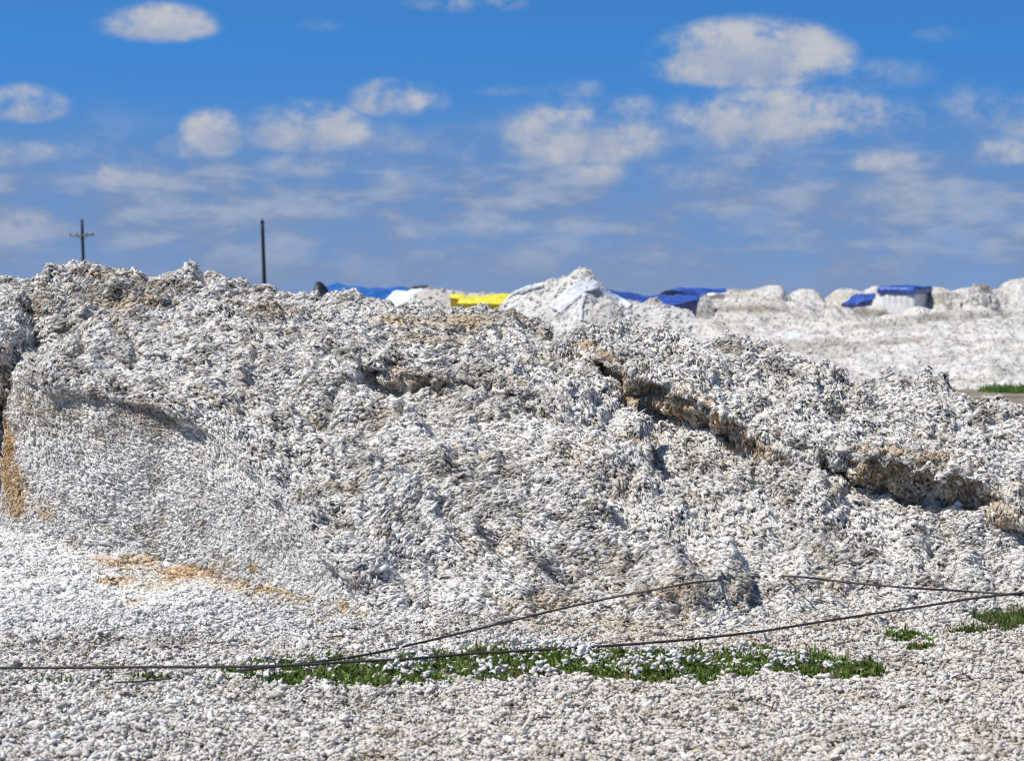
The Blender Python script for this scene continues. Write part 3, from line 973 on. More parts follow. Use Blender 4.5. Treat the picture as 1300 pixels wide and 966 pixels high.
# ================================================================== BACKGROUND HEAPS
def far_heap(name, pts, D, thick, front, label, group, res=0.12, amp=(0.30, 0.22, 0.10), zf=0.0, density=0, size=2.2, warm=0.12, dirty=0.7,
             belly=0.55, seed=0.0, lift=1.0, bright=0.84, ts=0.27):
    """pts: skyline of the heap in the photo; D distance of its crest; front: how far the foot stands in front of it"""
    cols = []
    for q in pts:
        px, py = q[0], q[1]
        d = D + (q[2] if len(q) > 2 else 0.0)
        cr = P(px, py, d)
        h = max(cr[2] - zf, 0.15)
        rows = [cr + np.array([0, thick, 0]) * 1.0, cr + np.array([0, thick * 0.5, -0.12 * h]), cr]
        rows[0] = np.array([cr[0], cr[1] + thick, zf - 0.2])
        rows.append(cr + np.array([0, -front * 0.22, -h * 0.22 * (1 - belly) - 0.02]))
        rows.append(cr + np.array([0, -front * 0.62, -h * (0.62 - 0.3 * belly)]))
        rows.append(np.array([cr[0], cr[1] - front, zf - 0.1]))
        cols.append(rows)
    h = Heap.__new__(Heap)
    C = np.array(cols)
    h.C = C
    lu = np.linalg.norm(np.diff(C, axis=0), axis=2).sum(0).mean()
    lv = np.linalg.norm(np.diff(C, axis=1), axis=2).sum(1).mean()
    nu, nv = max(10, int(lu / res)), max(10, int(lv / res))
    G = grid_surface(C, nu, nv)
    nr = grid_normals(G)
    q = G + seed
    dd = amp[0] * fbm(q * 0.55, 2) + amp[1] * fbm(q * 1.6 + 5, 3) + amp[2] * fbm(q * 4.5 + 11, 2)
    h.G = G + nr * dd[..., None]
    h.N = grid_normals(h.G)
    h.nu, h.nv = nu, nv
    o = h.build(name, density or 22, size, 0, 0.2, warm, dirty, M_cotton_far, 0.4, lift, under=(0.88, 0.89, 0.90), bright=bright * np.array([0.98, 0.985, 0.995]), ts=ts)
    tag(o, label, 'cotton heap', group)
    return o


for px, py, D, rx, ry, dd, cc, ss in [  # dark strips paint shade lines on the far crests; tan ones are stains
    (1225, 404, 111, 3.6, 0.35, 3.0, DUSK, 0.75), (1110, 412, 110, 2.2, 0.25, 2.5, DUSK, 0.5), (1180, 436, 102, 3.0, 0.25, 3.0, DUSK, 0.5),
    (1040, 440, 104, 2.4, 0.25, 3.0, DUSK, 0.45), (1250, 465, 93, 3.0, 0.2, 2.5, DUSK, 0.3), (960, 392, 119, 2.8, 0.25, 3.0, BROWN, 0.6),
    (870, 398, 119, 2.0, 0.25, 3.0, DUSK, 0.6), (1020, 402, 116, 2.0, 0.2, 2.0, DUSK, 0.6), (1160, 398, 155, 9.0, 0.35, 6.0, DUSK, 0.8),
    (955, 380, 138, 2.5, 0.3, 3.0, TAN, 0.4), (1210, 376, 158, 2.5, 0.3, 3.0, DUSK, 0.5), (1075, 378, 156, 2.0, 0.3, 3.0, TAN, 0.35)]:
    STAINS_AND_SHADE.append((P(px, py, D), np.array([rx, dd, ry]), cc, ss))
G_MID = 'cotton heaps behind the foreground'
G_FAR = 'pale cotton heaps along the horizon'
# broad slope on the right
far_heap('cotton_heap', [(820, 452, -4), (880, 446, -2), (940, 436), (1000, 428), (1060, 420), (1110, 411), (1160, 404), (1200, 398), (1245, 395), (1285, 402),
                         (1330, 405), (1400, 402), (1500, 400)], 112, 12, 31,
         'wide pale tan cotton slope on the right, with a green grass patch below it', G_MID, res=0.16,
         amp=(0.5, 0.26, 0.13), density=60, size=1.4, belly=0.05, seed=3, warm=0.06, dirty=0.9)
# low ridge in front of the middle background
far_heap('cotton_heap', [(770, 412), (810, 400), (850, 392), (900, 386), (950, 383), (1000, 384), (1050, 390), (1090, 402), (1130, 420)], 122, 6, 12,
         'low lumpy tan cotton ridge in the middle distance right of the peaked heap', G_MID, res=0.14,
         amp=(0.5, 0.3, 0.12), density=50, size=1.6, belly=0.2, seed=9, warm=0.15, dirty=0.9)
# far plain
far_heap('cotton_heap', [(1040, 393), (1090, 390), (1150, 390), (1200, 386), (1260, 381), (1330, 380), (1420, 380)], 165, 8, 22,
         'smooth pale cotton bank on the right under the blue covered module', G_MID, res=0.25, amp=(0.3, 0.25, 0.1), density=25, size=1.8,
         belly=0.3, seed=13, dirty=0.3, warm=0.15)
# the peaked heap
H1 = far_heap('cotton_heap', [(628, 402), (640, 386), (652, 374), (668, 366), (690, 360), (708, 355), (722, 351), (730, 344), (741, 342), (750, 347),
                              (758, 358), (772, 371), (790, 381), (815, 386), (845, 390), (880, 398)], 76, 3, 3.2,
              'pale peaked cotton heap with white plastic strips, standing against the sky', G_MID, res=0.06,
              amp=(0.10, 0.10, 0.06), density=90, size=1.6, seed=21, dirty=0.3, warm=0.02, belly=0.5, bright=1.0, ts=0.6)
far_heap('cotton_heap', [(748, 400), (756, 388), (766, 381), (778, 383), (788, 394), (795, 404)], 72.6, 1.2, 0.9,
         'small grey boulder like clump of cotton at the right foot of the peaked heap', G_MID, res=0.05, amp=(0.1, 0.12, 0.06), density=90,
         size=1.5, seed=25, dirty=1.3)
far_heap('cotton_heap', [(812, 391), (818, 384), (828, 380), (838, 381), (846, 390)], 78, 1.0, 0.8,
         'small rounded tan lump of cotton in front of the sloping blue tarpaulin', G_MID, res=0.05, amp=(0.05, 0.06, 0.04), density=80, size=1.5,
         seed=27, warm=0.45)
far_heap('cotton_heap', [(518, 386), (525, 376), (540, 369), (560, 367), (585, 370), (610, 373), (640, 374), (655, 380)], 105, 3, 2,
         'round ended beige cotton heap beside the yellow tarpaulin', G_FAR, res=0.1, amp=(0.12, 0.08, 0.04), density=40, size=2, seed=31, warm=0.3, dirty=0.4, belly=0.8)
far_heap('cotton_heap', [(390, 392), (410, 376), (440, 374), (480, 373), (520, 374), (545, 378), (560, 390)], 132, 4, 3,
         'low cotton heap lying under the light blue tarpaulin on the left', G_FAR, res=0.15, density=20, size=2.5, seed=35)
far_heap('cotton_heap', [(888, 384), (900, 373), (925, 369), (955, 368), (978, 364), (990, 366), (1000, 377), (1010, 386)], 140, 4, 4,
         'long pale heap on the horizon with a raised rounded right end', G_FAR, res=0.12, amp=(0.18, 0.14, 0.09), density=60, size=1.5, seed=41, belly=0.7, dirty=0.8, warm=0.06)
far_heap('cotton_heap', [(996, 386), (1003, 376), (1012, 371), (1024, 369), (1036, 371), (1044, 377), (1050, 387)], 150, 4, 4,
         'small round topped heap on the horizon right of the long pale heap', G_FAR, res=0.12, amp=(0.18, 0.14, 0.09), density=60, size=1.5, seed=43, belly=0.7, dirty=0.8, warm=0.1)
far_heap('cotton_heap', [(1044, 389), (1054, 376), (1066, 369), (1082, 368), (1096, 371), (1108, 366), (1125, 366), (1140, 372), (1160, 378)], 158, 4, 4,
         'two humped cream heap on the horizon left of the blue covered module', G_FAR, res=0.13, amp=(0.18, 0.14, 0.09), density=60, size=1.5, seed=47, belly=0.7, dirty=0.8, warm=0.1)
far_heap('cotton_heap', [(1168, 380), (1180, 368), (1192, 366), (1205, 371), (1222, 368), (1245, 366), (1270, 370), (1282, 360), (1300, 355), (1330, 354), (1380, 358)], 160, 5, 6,
         'highest pale heap on the horizon at the right edge', G_FAR, res=0.14, amp=(0.25, 0.22, 0.13), density=60, size=1.5, seed=53, belly=0.6, dirty=0.9, warm=0.06)
far_heap('cotton_heap', [(1222, 384), (1228, 370), (1240, 363), (1252, 366), (1262, 374), (1270, 386)], 150, 2, 1.2,
         'dark grey boulder like lump of old cotton on the bank near the right edge', G_FAR, res=0.08, amp=(0.25, 0.3, 0.12), density=50, size=2.2, seed=59, dirty=2.2, belly=0.9)


# ================================================================== TARPAULINS, MODULE, PLASTIC
def sheet(name, top, bottom, mat, D0, D1, label, cat, thick=0.04, wrinkle=0.06, nu=70, nv=26, parent=None, group=None, wf=1.6, drop=0.75):
    """wrinkled sheet between an upper and a lower edge (photo px,py), at distances D0 (top) and D1 (bottom), with real thickness"""
    n = len(top)
    rows = []
    for i in range(n):
        a = P(top[i][0], top[i][1], D0 + (top[i][2] if len(top[i]) > 2 else 0))
        b_ = P(bottom[i][0], bottom[i][1], D1 + (bottom[i][2] if len(bottom[i]) > 2 else 0))
        back = a + np.array([0, 1.6, -drop])
        m = a * 0.55 + b_ * 0.45 + np.array([0, -0.05, 0.08])
        rows.append([back, a + np.array([0, 0.4, -0.05]), a, m, b_])
    C = np.array(rows)
    G = grid_surface(C, nu, nv)
    nr = grid_normals(G)
    fold = np.sin(G[..., 0] * 5.0 + 3 * noise(G * 0.8)) * 0.5
    G = G + nr * (wrinkle * (fbm(G * wf, 3) * 1.6 + 0.35 * fold))[..., None]
    nr = grid_normals(G)
    B = G - nr * thick
    idx = np.arange(nu * nv).reshape(nu, nv)
    f1 = grid_faces(nu, nv)
    f2 = f1[:, ::-1] + nu * nv
    rim = np.concatenate([idx[0, :], idx[1:, -1], idx[-1, -2::-1], idx[-2:0:-1, 0]])
    r2 = np.roll(rim, -1)
    f3 = np.stack([rim, rim + nu * nv, r2 + nu * nv, r2], -1)
    V = np.concatenate([G.reshape(-1, 3), B.reshape(-1, 3)])
    o = mesh_np(name, V, np.concatenate([f1, f2, f3]), 4, mat, parent=parent)
    if parent is None:
        tag(o, label, cat, group)
    return o


G_T = 'tarpaulins over the far cotton'
sheet('tarpaulin', [(410, 366), (420, 363), (428, 360), (440, 363), (456, 365), (475, 366), (500, 365), (520, 366), (541, 363)],
      [(412, 381), (424, 380), (434, 380), (446, 380), (460, 380), (480, 380), (500, 380), (520, 376), (541, 370)], M_blue2, 124, 122,
      'light blue tarpaulin rising to a point, left of all the other covers', 'tarpaulin', group=G_T, wrinkle=0.08)
sheet('tarpaulin', [(518, 369), (524, 364.5), (530, 363.5), (536, 363), (543, 362.5)], [(516, 372), (524, 369), (530, 368), (536, 367), (544, 366)],
      M_black, 121.4, 121, 'narrow black tarpaulin fold on the right end of the light blue one', 'tarpaulin', group=G_T, wrinkle=0.03)
sheet('tarpaulin_flap', [(399, 366), (401, 360), (404, 358.5), (408, 359.5), (413, 364), (418, 372)], [(398, 384), (401, 384), (405, 384), (410, 384), (415, 384), (420, 384)],
      M_black, 120.5, 119.8, 'black upright flap of tarpaulin at the left tip of the light blue cover', 'tarpaulin', group=G_T, wrinkle=0.05)
sheet('plastic_wrap', [(490, 381), (498, 373), (508, 368.5), (520, 369), (532, 367), (545, 365.5)], [(488, 392), (498, 392), (508, 390), (520, 382), (534, 378), (546, 372)],
      M_white, 112, 111, 'shiny white plastic wrapping between light blue tarpaulin and beige heap', 'plastic sheet', wrinkle=0.1)
sheet('tarpaulin', [(588, 379), (596, 376), (606, 375.5), (620, 375.5), (634, 374.5), (650, 373)], [(580, 385), (594, 386), (606, 386), (620, 386), (634, 386), (648, 385)],
      M_yellow, 98, 97, 'bright yellow tarpaulin left of the peaked white heap', 'tarpaulin', group=G_T, wrinkle=0.05)
sheet('tarpaulin_tip', [(571, 376), (577, 374.5), (584, 374.5), (591, 375)], [(572, 378), (578, 379), (584, 380), (590, 381)], M_yellow, 99, 98.6,
      'small loose corner of yellow tarpaulin on the beige heap', 'tarpaulin', group=G_T, wrinkle=0.02)
sheet('tarpaulin', [(768, 368), (782, 370), (798, 372), (815, 375), (835, 376), (860, 375), (888, 376)], [(790, 381), (800, 385), (812, 387), (826, 390), (840, 391), (862, 386), (888, 381)],
      M_blue, 84, 81, 'deep blue tarpaulin sagging down the slope right of the peaked heap', 'tarpaulin', group=G_T, wrinkle=0.07)
sheet('tarpaulin', [(850, 369), (860, 366), (872, 365.5), (886, 366), (900, 367), (922, 368)], [(852, 374), (862, 375), (872, 376), (886, 377), (900, 371), (922, 370)],
      M_blue, 96, 95, 'flat dark blue tarpaulin on the horizon behind the sagging one', 'tarpaulin', group=G_T, wrinkle=0.05, drop=0.02)
sheet('tarpaulin', [(838, 373), (846, 370), (856, 369), (868, 371), (880, 374)], [(839, 376), (848, 375.5), (856, 376), (868, 377), (880, 377)], M_black, 93, 92.5,
      'crumpled black tarpaulin just above the sagging blue one', 'tarpaulin', group=G_T, wrinkle=0.08)
far_heap('cotton_clump', [(872, 386), (878, 373), (885, 367), (892, 368), (899, 376), (906, 386)], 119, 1.2, 0.8,
         'upright white tuft of cotton at the right end of the sagging blue tarpaulin', G_FAR, res=0.05, amp=(0.05, 0.08, 0.04), density=90, size=1.5, seed=61, dirty=0.3)
sheet('plastic_sheet', [(895, 372), (904, 369.5), (912, 369), (922, 370)], [(895, 376), (904, 375), (912, 373), (922, 373)], M_white, 132, 131,
      'thin white plastic sheet on the left shoulder of the long pale heap', 'plastic sheet', wrinkle=0.06)
sheet('tarpaulin', [(1072, 386), (1080, 378), (1088, 375), (1098, 375), (1111, 374)], [(1074, 389), (1082, 388), (1090, 387), (1100, 382), (1111, 378)], M_blue, 152, 150.5,
      'crumpled blue tarpaulin fallen beside the white module', 'tarpaulin', group=G_T, wrinkle=0.18, wf=1.0)

# pressed module with its cover
md = 156.0
c0 = P(1114, 384, md); c1 = P(1162, 384, md - 1.2); c2 = P(1184, 384, md + 4.5)
c3 = c0 + (c2 - c1)
ztop = P(1140, 369, md)[2]


def module_mesh(zb, zt, off, name, mat, parent=None, sag=0.0, n=14, bulge=0.08, wr=0.03):
    ring = [c0, c1, c2, c3]
    ctr = sum(ring) / 4
    pts = []
    for i in range(4):
        a, b_ = ring[i], ring[(i + 1) % 4]
        for k in range(n):
            t = k / n
            p = a * (1 - t) + b_ * t
            d = p - ctr
            rr = 1 - 0.04 * (abs(2 * t - 1) ** 4)
            pts.append((ctr + d * rr)[:2])
    pts = np.array(pts)
    out = (pts - ctr[:2]); out /= np.linalg.norm(out, axis=1)[:, None]
    V, F_, nr = [], [], 9
    m = len(pts)
    for r in range(nr):
        t = r / (nr - 1)
        z = zb + (zt - zb) * t
        inset = off + bulge * math.sin(math.pi * t) - 0.12 * t ** 6
        q = pts + out * inset
        for i in range(m):
            p = np.array([q[i, 0], q[i, 1], z])
            V.append(p + wr * fbm(p[None] * 1.7, 2)[0])
    for s in (0.7, 0.4, 0.15):
        for i in range(m):
            p = ctr[:2] + (pts[i] + out[i] * (off - 0.12) - ctr[:2]) * s
            pz = np.array([p[0], p[1], zt + 0.10 * (1 - s) + sag])
            pz[2] += 0.12 * fbm(pz[None] * 0.8, 2)[0]
            V.append(pz)
    V.append(np.array([ctr[0], ctr[1], zt + 0.12 + sag]))
    tot = nr + 3
    for r in range(tot - 1):
        for i in range(m):
            j = (i + 1) % m
            F_.append((r * m + i, r * m + j, (r + 1) * m + j)); F_.append((r * m + i, (r + 1) * m + j, (r + 1) * m + i))
    for i in range(m):
        F_.append(((tot - 1) * m + i, (tot - 1) * m + (i + 1) % m, len(V) - 1))
    return mesh_np(name, np.array(V), np.array(F_), 3, mat, parent=parent)


mod = bpy.data.objects.new('cotton_module', None); col.objects.link(mod)
tag(mod, 'boxy white pressed cotton module with laced side under a neat blue cover', 'cotton module')
module_mesh(0.9, ztop, 0.0, 'packed_cotton', M_module, mod)
for k in range(5):      # rope lacing along the near side
    a = c0 * (1 - (k + 0.7) / 6.5) + c1 * ((k + 0.7) / 6.5)
    tube('rope', [np.array([a[0], a[1] - 0.16, ztop - 0.15]), np.array([a[0] + 0.1, a[1] - 0.2, ztop - 0.45]), np.array([a[0] + 0.02, a[1] - 0.2, ztop - 0.8])],
         0.014, M_wood, mod, 6, 4)
cov = module_mesh(ztop - 0.17, ztop + 0.27, 0.09, 'tarpaulin', M_blue, None, 0.0, bulge=0.05, wr=0.12)
tag(cov, 'neat deep blue tarpaulin covering the top of the boxy white module', 'tarpaulin', G_T)


# plastic strips lying over the peaked heap
def drape(pxs, D, w, name, label, mat=M_white, lift=0.05):
    """narrow wrinkled strip following heap H1 surface"""
    pts, nrm = [], []
    dg = bpy.context.evaluated_depsgraph_get()
    for px, py in pxs:
        r = Vector(ray(px, py)).normalized()
        h = H1_BVH.ray_cast(Vector((0, 0, CAMZ)), r)
        if h[0] is None:
            continue
        pts.append(np.array(h[0])); nrm.append(np.array(h[1]))
    pts = np.array(pts)
    Q = catmull(pts, np.linspace(0, len(pts) - 1, 40))
    T = np.gradient(Q, axis=0); T /= np.linalg.norm(T, axis=1)[:, None]
    n0 = np.array([0.05, -0.8, 0.6]); n0 /= np.linalg.norm(n0)
    S = np.cross(T, n0); S /= np.linalg.norm(S, axis=1)[:, None]
    U = np.cross(S, T)
    k = 9
    V = []
    for side in (1, -1):
        for j in range(k):
            t = j / (k - 1) * 2 - 1
            wv = w * (0.9 + 0.9 * fbm(Q * 2.3 + t * 0.5, 3))
            off = (lift + 0.07 * fbm(Q * 4 + t * 3, 3) + 0.015 * (1 - t * t)) + side * 0.01
            V.append(Q + S * (wv * t)[:, None] - U * off[:, None] * np.sign((U @ n0).mean() * -1))
    V = np.array(V)                       # (2k, 40, 3)
    m = 40
    f = []
    for j in range(k - 1):
        for i in range(m - 1):
            a, b_ = j * m + i, (j + 1) * m + i
            f.append((a, a + 1, b_ + 1, b_))
            a, b_ = (k + j) * m + i, (k + j + 1) * m + i
            f.append((b_, b_ + 1, a + 1, a))
    for i in range(m - 1):
        f.append((i, k * m + i, k * m + i + 1, i + 1))
        f.append(((k - 1) * m + i + 1, (2 * k - 1) * m + i + 1, (2 * k - 1) * m + i, (k - 1) * m + i))
    return tag(mesh_np(name, V.reshape(-1, 3), np.array(f), 4, mat), label, 'plastic sheet', 'white plastic on the peaked heap')


def obj_bvh(o):
    me = o.data
    return BVHTree.FromPolygons([v.co[:] for v in me.vertices], [p.vertices[:] for p in me.polygons])


H1_BVH = obj_bvh(H1)
drape([(757, 361), (748, 362), (735, 368), (725, 376), (714, 387), (706, 396)], 75, 0.27, 'plastic_strip',
      'wide white plastic strip running down left from below the peak of the pale heap')
drape([(742, 374), (739, 384), (737, 395), (738, 408)], 75, 0.07, 'plastic_strip', 'narrow white plastic strip hanging straight down the middle of the peaked heap')
drape([(640, 389), (647, 379), (658, 371), (672, 366.5), (690, 362)], 75, 0.07, 'plastic_strip', 'white plastic edge along the left shoulder of the peaked heap')
drape([(758, 364), (770, 374), (786, 383), (800, 390)], 75, 0.16, 'plastic_strip', 'white plastic strip trailing right from the peak towards the blue tarpaulin')

sheet('plastic_sheet', [(1000, 427), (1008, 423), (1018, 423), (1027, 427), (1040, 427)], [(1000, 431), (1008, 431), (1018, 430), (1028, 429), (1040, 429)], M_white, 111, 109.5,
      'small pale blue white plastic scrap lying on the slope behind the long heap', 'plastic sheet', wrinkle=0.08, drop=-0.1)


# ================================================================== UTILITY POLES
def pole(px, ptop, D, rt, rb, lean, arm, label):
    e = bpy.data.objects.new('utility_pole', None); col.objects.link(e)
    top = P(px, ptop, D)
    e.location = (top[0], D, 0)
    tag(e, label, 'utility pole', 'wooden utility poles behind the heaps')
    H = top[2]
    tube('pole', [np.array([0, 0, -0.4]) + np.array([lean, 0, 0]), np.array([lean * 0.5, 0, H * 0.5]), np.array([0, 0, H])], [rb, (rb + rt) / 2, rt], M_wood, e, 12, 4)
    if arm:
        z = H - 1.65
        for (x0, x1) in ((-1.25, 1.25),):
            a = tube('crossarm', [np.array([x0, -0.2, z]), np.array([0, -0.2, z + 0.02]), np.array([x1, -0.2, z + 0.14])], 0.085, M_arm, e, 4, 1)
            for x in (-1.15, -0.5, 0.5, 1.15):
                tube('insulator', [np.array([x, -0.2, z + 0.06]), np.array([x, -0.2, z + 0.2]), np.array([x, -0.2, z + 0.33])], [0.03, 0.075, 0.04], M_glass, a, 8, 2)
        tube('brace', [np.array([-0.55, -0.12, z]), np.array([0, -0.16, z - 0.6])], 0.02, M_arm, e, 4, 1)
        tube('brace', [np.array([0.55, -0.12, z]), np.array([0, -0.16, z - 0.6])], 0.02, M_arm, e, 4, 1)
    else:
        tube('cap', [np.array([0, 0, H - 0.12]), np.array([0, 0, H + 0.05])], rt * 1.25, M_wood, e, 10, 1)
        tube('insulator', [np.array([0, 0, H + 0.05]), np.array([0, 0, H + 0.15]), np.array([0, 0, H + 0.25])], [0.03, 0.06, 0.03], M_glass, e, 8, 2)


pole(104, 279, 236, 0.14, 0.21, 0.30, True, 'dark utility pole with a wooden crossarm behind the left heap')
pole(333, 281, 180, 0.13, 0.18, 0.28, False, 'bare dark utility pole without a crossarm')

# ================================================================== SUN AND SKY
sun_dir = Vector((-0.68, -0.34, 1.10)).normalized()      # towards the sun
sd = bpy.data.lights.new('sun', 'SUN')
so = bpy.data.objects.new('sun', sd); col.objects.link(so)
so.rotation_euler = sun_dir.to_track_quat('Z', 'Y').to_euler()
sd.energy = 4.75
sd.angle = math.radians(0.53)
sd.color = (1.0, 0.94, 0.86)

world = bpy.data.worlds.new('World')
scene.world = world
world.use_nodes = True
nt = world.node_tree
L = nt.links.new
bg = nt.nodes['Background']
sky = N(nt, 'ShaderNodeTexSky', sky_type='NISHITA')
sky.sun_disc = False
sky.sun_elevation = math.asin(sun_dir.z)
sky.sun_rotation = math.atan2(sun_dir.x, sun_dir.y)
sky.altitude = 1200
sky.air_density = 1.0
sky.dust_density = 0.3
sky.ozone_density = 3.0
tc = N(nt, 'ShaderNodeTexCoord')


def val(x):
    return x


def math_n(op, a, b_=None, c_=None, clamp=False):
    n = N(nt, 'ShaderNodeMath', operation=op)
    n.use_clamp = clamp
    for i, x in enumerate((a, b_, c_)):
        if x is None: continue
        if isinstance(x, (int, float)):
            n.inputs[i].default_value = x
        else:
            L(x, n.inputs[i])
    return n.outputs[0]


def mrange(v, a, b_, c_=0.0, d=1.0, smooth=True):
    n = N(nt, 'ShaderNodeMapRange')
    if smooth: n.interpolation_type = 'SMOOTHSTEP'
    n.inputs['From Min'].default_value = a; n.inputs['From Max'].default_value = b_
    n.inputs['To Min'].default_value = c_; n.inputs['To Max'].default_value = d
    L(v, n.inputs['Value'])
    return n.outputs['Result']


sep = N(nt, 'ShaderNodeSeparateXYZ')
L(tc.outputs['Generated'], sep.inputs[0])
dx, dy, dz = sep.outputs
# look up the sky a little higher than the true direction: clear dry air stays blue low down
zz = math_n('ADD', math_n('MULTIPLY', dz, 2.6), 0.20)
cmb = N(nt, 'ShaderNodeCombineXYZ'); L(dx, cmb.inputs[0]); L(dy, cmb.inputs[1]); L(zz, cmb.inputs[2])
nrm = N(nt, 'ShaderNodeVectorMath', operation='NORMALIZE'); L(cmb.outputs[0], nrm.inputs[0])
L(nrm.outputs[0], sky.inputs['Vector']) if 'Vector' in sky.inputs else None
# cloud noise, stretched sideways
st = N(nt, 'ShaderNodeCombineXYZ')
L(dx, st.inputs[0]); L(dy, st.inputs[1]); L(math_n('MULTIPLY', dz, 1.45), st.inputs[2])


def wnoise(scale, detail=6, rough=0.55, off=(0, 0, 0)):
    ad = N(nt, 'ShaderNodeVectorMath', operation='ADD')
    L(st.outputs[0], ad.inputs[0]); ad.inputs[1].default_value = off
    n = N(nt, 'ShaderNodeTexNoise')
    n.inputs['Scale'].default_value = scale; n.inputs['Detail'].default_value = detail; n.inputs['Roughness'].default_value = rough
    L(ad.outputs[0], n.inputs['Vector'])
    return n.outputs['Fac']


nA = wnoise(30, 8, 0.62)
nA2 = wnoise(30, 8, 0.62, (0.006, 0.0, -0.012))
nB = wnoise(13, 6, 0.55, (3, 1, 2))
st2 = N(nt, 'ShaderNodeCombineXYZ')
L(dx, st2.inputs[0]); L(dy, st2.inputs[1]); L(math_n('MULTIPLY', dz, 3.2), st2.inputs[2])
nEn = N(nt, 'ShaderNodeTexNoise')
nEn.inputs['Scale'].default_value = 26; nEn.inputs['Detail'].default_value = 7; nEn.inputs['Roughness'].default_value = 0.6
L(st2.outputs[0], nEn.inputs['Vector'])
nE = nEn.outputs['Fac']
nD = wnoise(34, 4, 0.5, (9, 2, 5))
nC = wnoise(90, 4, 0.6, (1, 5, 2))
# individual clouds as soft bodies in direction space
CL = [(200, 34, 62, 26, 1.0), (592, 4, 62, 17, 0.8), (952, 78, 104, 46, 1.25), (1040, 90, 45, 14, .6), (32, 137, 44, 25, 0.8), (505, 130, 52, 26, 0.95), (392, 168, 66, 34, 1.15), (268, 176, 34, 32, 0.9),
      (232, 190, 30, 16, 0.5), (738, 118, 62, 14, 0.4), (740, 178, 98, 44, 0.95), (800, 140, 34, 18, 0.55), (995, 152, 125, 40, 1.0), (950, 168, 80, 34, 0.7), (1266, 199, 38, 20, 0.95),
      (1135, 208, 52, 16, 0.8), (750, 225, 46, 20, 0.75), (860, 228, 56, 20, 0.5), (1262, 150, 80, 42, 0.45), (145, 228, 60, 26, 0.6), (30, 292, 55, 22, 0.65),
      (75, 195, 50, 18, 0.45), (1155, 160, 50, 34, 0.5), (298, 262, 36, 16, 0.45), (480, 225, 26, 22, 0.45), (400, 212, 60, 20, 0.45), (590, 195, 30, 20, 0.4), (1000, 100, 20, 10, .2),
      (405, 34, 26, 10, 0.28), (1120, 100, 60, 22, 0.36), (1195, 46, 30, 12, 0.25), (640, 117, 32, 9, 0.35), (655, 258, 26, 10, 0.45), (620, 292, 80, 12, 0.4), (1150, 255, 80, 26, 0.4), (500, 180, 60, 24, 0.35), (0, 200, 20, 20, .5)]
dens = None
topn = None
for px, py, w, h, s in CL:
    r = ray(px, py); r = r / np.linalg.norm(r)
    ex = math_n('MULTIPLY', math_n('SUBTRACT', dx, float(r[0])), F / (w * 1.42))
    ez = math_n('MULTIPLY', math_n('SUBTRACT', dz, float(r[2])), F / (h * 1.36))
    ezz = math_n('MAXIMUM', ez, math_n('MULTIPLY', ez, -1.5))
    r2 = math_n('ADD', math_n('MULTIPLY', ex, ex), math_n('MULTIPLY', ezz, ezz))
    fall = math_n('MULTIPLY', math_n('SUBTRACT', 1.0, r2, clamp=True), s)
    dens = fall if dens is None else math_n('MAXIMUM', dens, fall)
    tp = math_n('MULTIPLY', fall, ez)
    topn = tp if topn is None else math_n('ADD', topn, tp)
front = mrange(dy, 0.0, 0.3, 0, 1)
dens = math_n('MULTIPLY', dens, front)
# soft broken deck towards the horizon, over the whole circle
deck = math_n('MULTIPLY', mrange(dz, 0.092, 0.045, 0, 1), mrange(nE, 0.38, 0.56, 0.58, 1.0))
deck = math_n('MULTIPLY', deck, mrange(nD, 0.3, 0.62, 0.45, 1.0))
allsky = math_n('MULTIPLY', mrange(dz, 0.14, 0.3, 0, 1), mrange(nB, 0.52, 0.7, 0.0, 0.9))
deck = math_n('MINIMUM', math_n('MAXIMUM', deck, allsky), 0.88)
edge = math_n('SUBTRACT', nA, 0.5)
f1 = math_n('ADD', dens, math_n('MULTIPLY', edge, math_n('MULTIPLY', math_n('MINIMUM', dens, 0.55), 7.5)))
f1 = math_n('ADD', f1, math_n('MULTIPLY', math_n('SUBTRACT', nC, 0.5), math_n('MULTIPLY', math_n('MINIMUM', dens, 0.5), 1.8)))
cover = mrange(f1, 0.0, 1.15, 0, 0.90)
# lit side: up and to the left; the flat bases stay grey
relief = math_n('MULTIPLY', math_n('SUBTRACT', nA, nA2), 3.2)
hgt = math_n('DIVIDE', topn, math_n('MAXIMUM', dens, 0.08))
lit = math_n('ADD', math_n('ADD', math_n('MULTIPLY', hgt, 0.9), 0.30), relief)
lit = math_n('MULTIPLY', lit, mrange(dens, 0.1, 0.8, 0.45, 1.05), clamp=True)

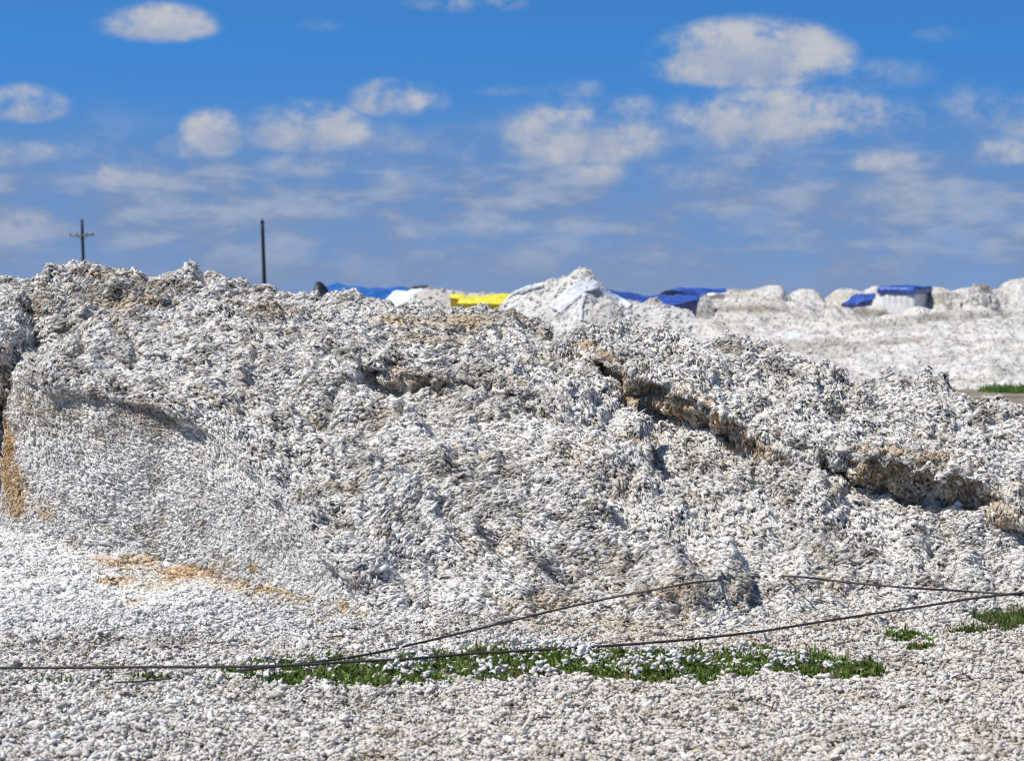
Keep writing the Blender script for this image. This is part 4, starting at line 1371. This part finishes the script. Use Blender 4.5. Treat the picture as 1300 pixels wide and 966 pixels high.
hs = N(nt, 'ShaderNodeHueSaturation')
hs.inputs['Saturation'].default_value = 1.08
L(sky.outputs['Color'], hs.inputs['Color'])
tint = N(nt, 'ShaderNodeMix', data_type='RGBA', blend_type='MULTIPLY')
tint.inputs['Factor'].default_value = 1.0
L(hs.outputs['Color'], tint.inputs[6])
tr_ = N(nt, 'ShaderNodeValToRGB')
tr_.color_ramp.elements[0].position = 0.0; tr_.color_ramp.elements[0].color = (0.95, 0.86, 0.90, 1)
tr_.color_ramp.elements[1].position = 0.9; tr_.color_ramp.elements[1].color = (0.80, 0.95, 0.95, 1)
e_ = tr_.color_ramp.elements.new(0.10); e_.color = (0.72, 0.98, 1.12, 1)
e_ = tr_.color_ramp.elements.new(0.22); e_.color = (0.48, 1.12, 1.45, 1)
e_ = tr_.color_ramp.elements.new(0.40); e_.color = (0.70, 1.05, 1.15, 1)
L(math_n('MULTIPLY', dz, 2.0, clamp=True), tr_.inputs['Fac'])
mulc = N(nt, 'ShaderNodeVectorMath', operation='SCALE'); L(tr_.outputs['Color'], mulc.inputs[0]); mulc.inputs['Scale'].default_value = 1.0
L(mulc.outputs[0], tint.inputs[7])
ccol = N(nt, 'ShaderNodeMix', data_type='RGBA')
L(lit, ccol.inputs['Factor'])
ccol.inputs[6].default_value = (2.6, 3.05, 4.05, 1)
ccol.inputs[7].default_value = (4.15, 4.2, 4.4, 1)
mixc = N(nt, 'ShaderNodeMix', data_type='RGBA')
L(cover, mixc.inputs['Factor'])
mixd = N(nt, 'ShaderNodeMix', data_type='RGBA')
L(deck, mixd.inputs['Factor']); L(tint.outputs[2], mixd.inputs[6]); dcol = N(nt, 'ShaderNodeMix', data_type='RGBA')
L(math_n('MULTIPLY', mrange(nE, 0.44, 0.66, 0, 1), mrange(dz, 0.006, 0.03, 0.2, 0.95)), dcol.inputs['Factor'])
dcol.inputs[6].default_value = (1.55, 2.15, 3.5, 1); dcol.inputs[7].default_value = (2.7, 3.15, 4.2, 1)
L(dcol.outputs[2], mixd.inputs[7])
L(mixd.outputs[2], mixc.inputs[6]); L(ccol.outputs[2], mixc.inputs[7])
L(mixc.outputs[2], bg.inputs['Color'])
bg.inputs['Strength'].default_value = 0.135
world.cycles.sampling_method = 'MANUAL'
world.cycles.sample_map_resolution = 512

# ================================================================== RENDER
scene.render.engine = 'CYCLES'
scene.view_settings.view_transform = 'Standard'
scene.view_settings.look = 'None'
scene.view_settings.gamma = 1.0
scene.view_settings.exposure = 0.0
scene.cycles.max_bounces = 5
scene.cycles.diffuse_bounces = 3
scene.cycles.use_denoising = True
scene.cycles.filter_width = 1.15
scene.render.resolution_x = 1024
scene.render.resolution_y = 760
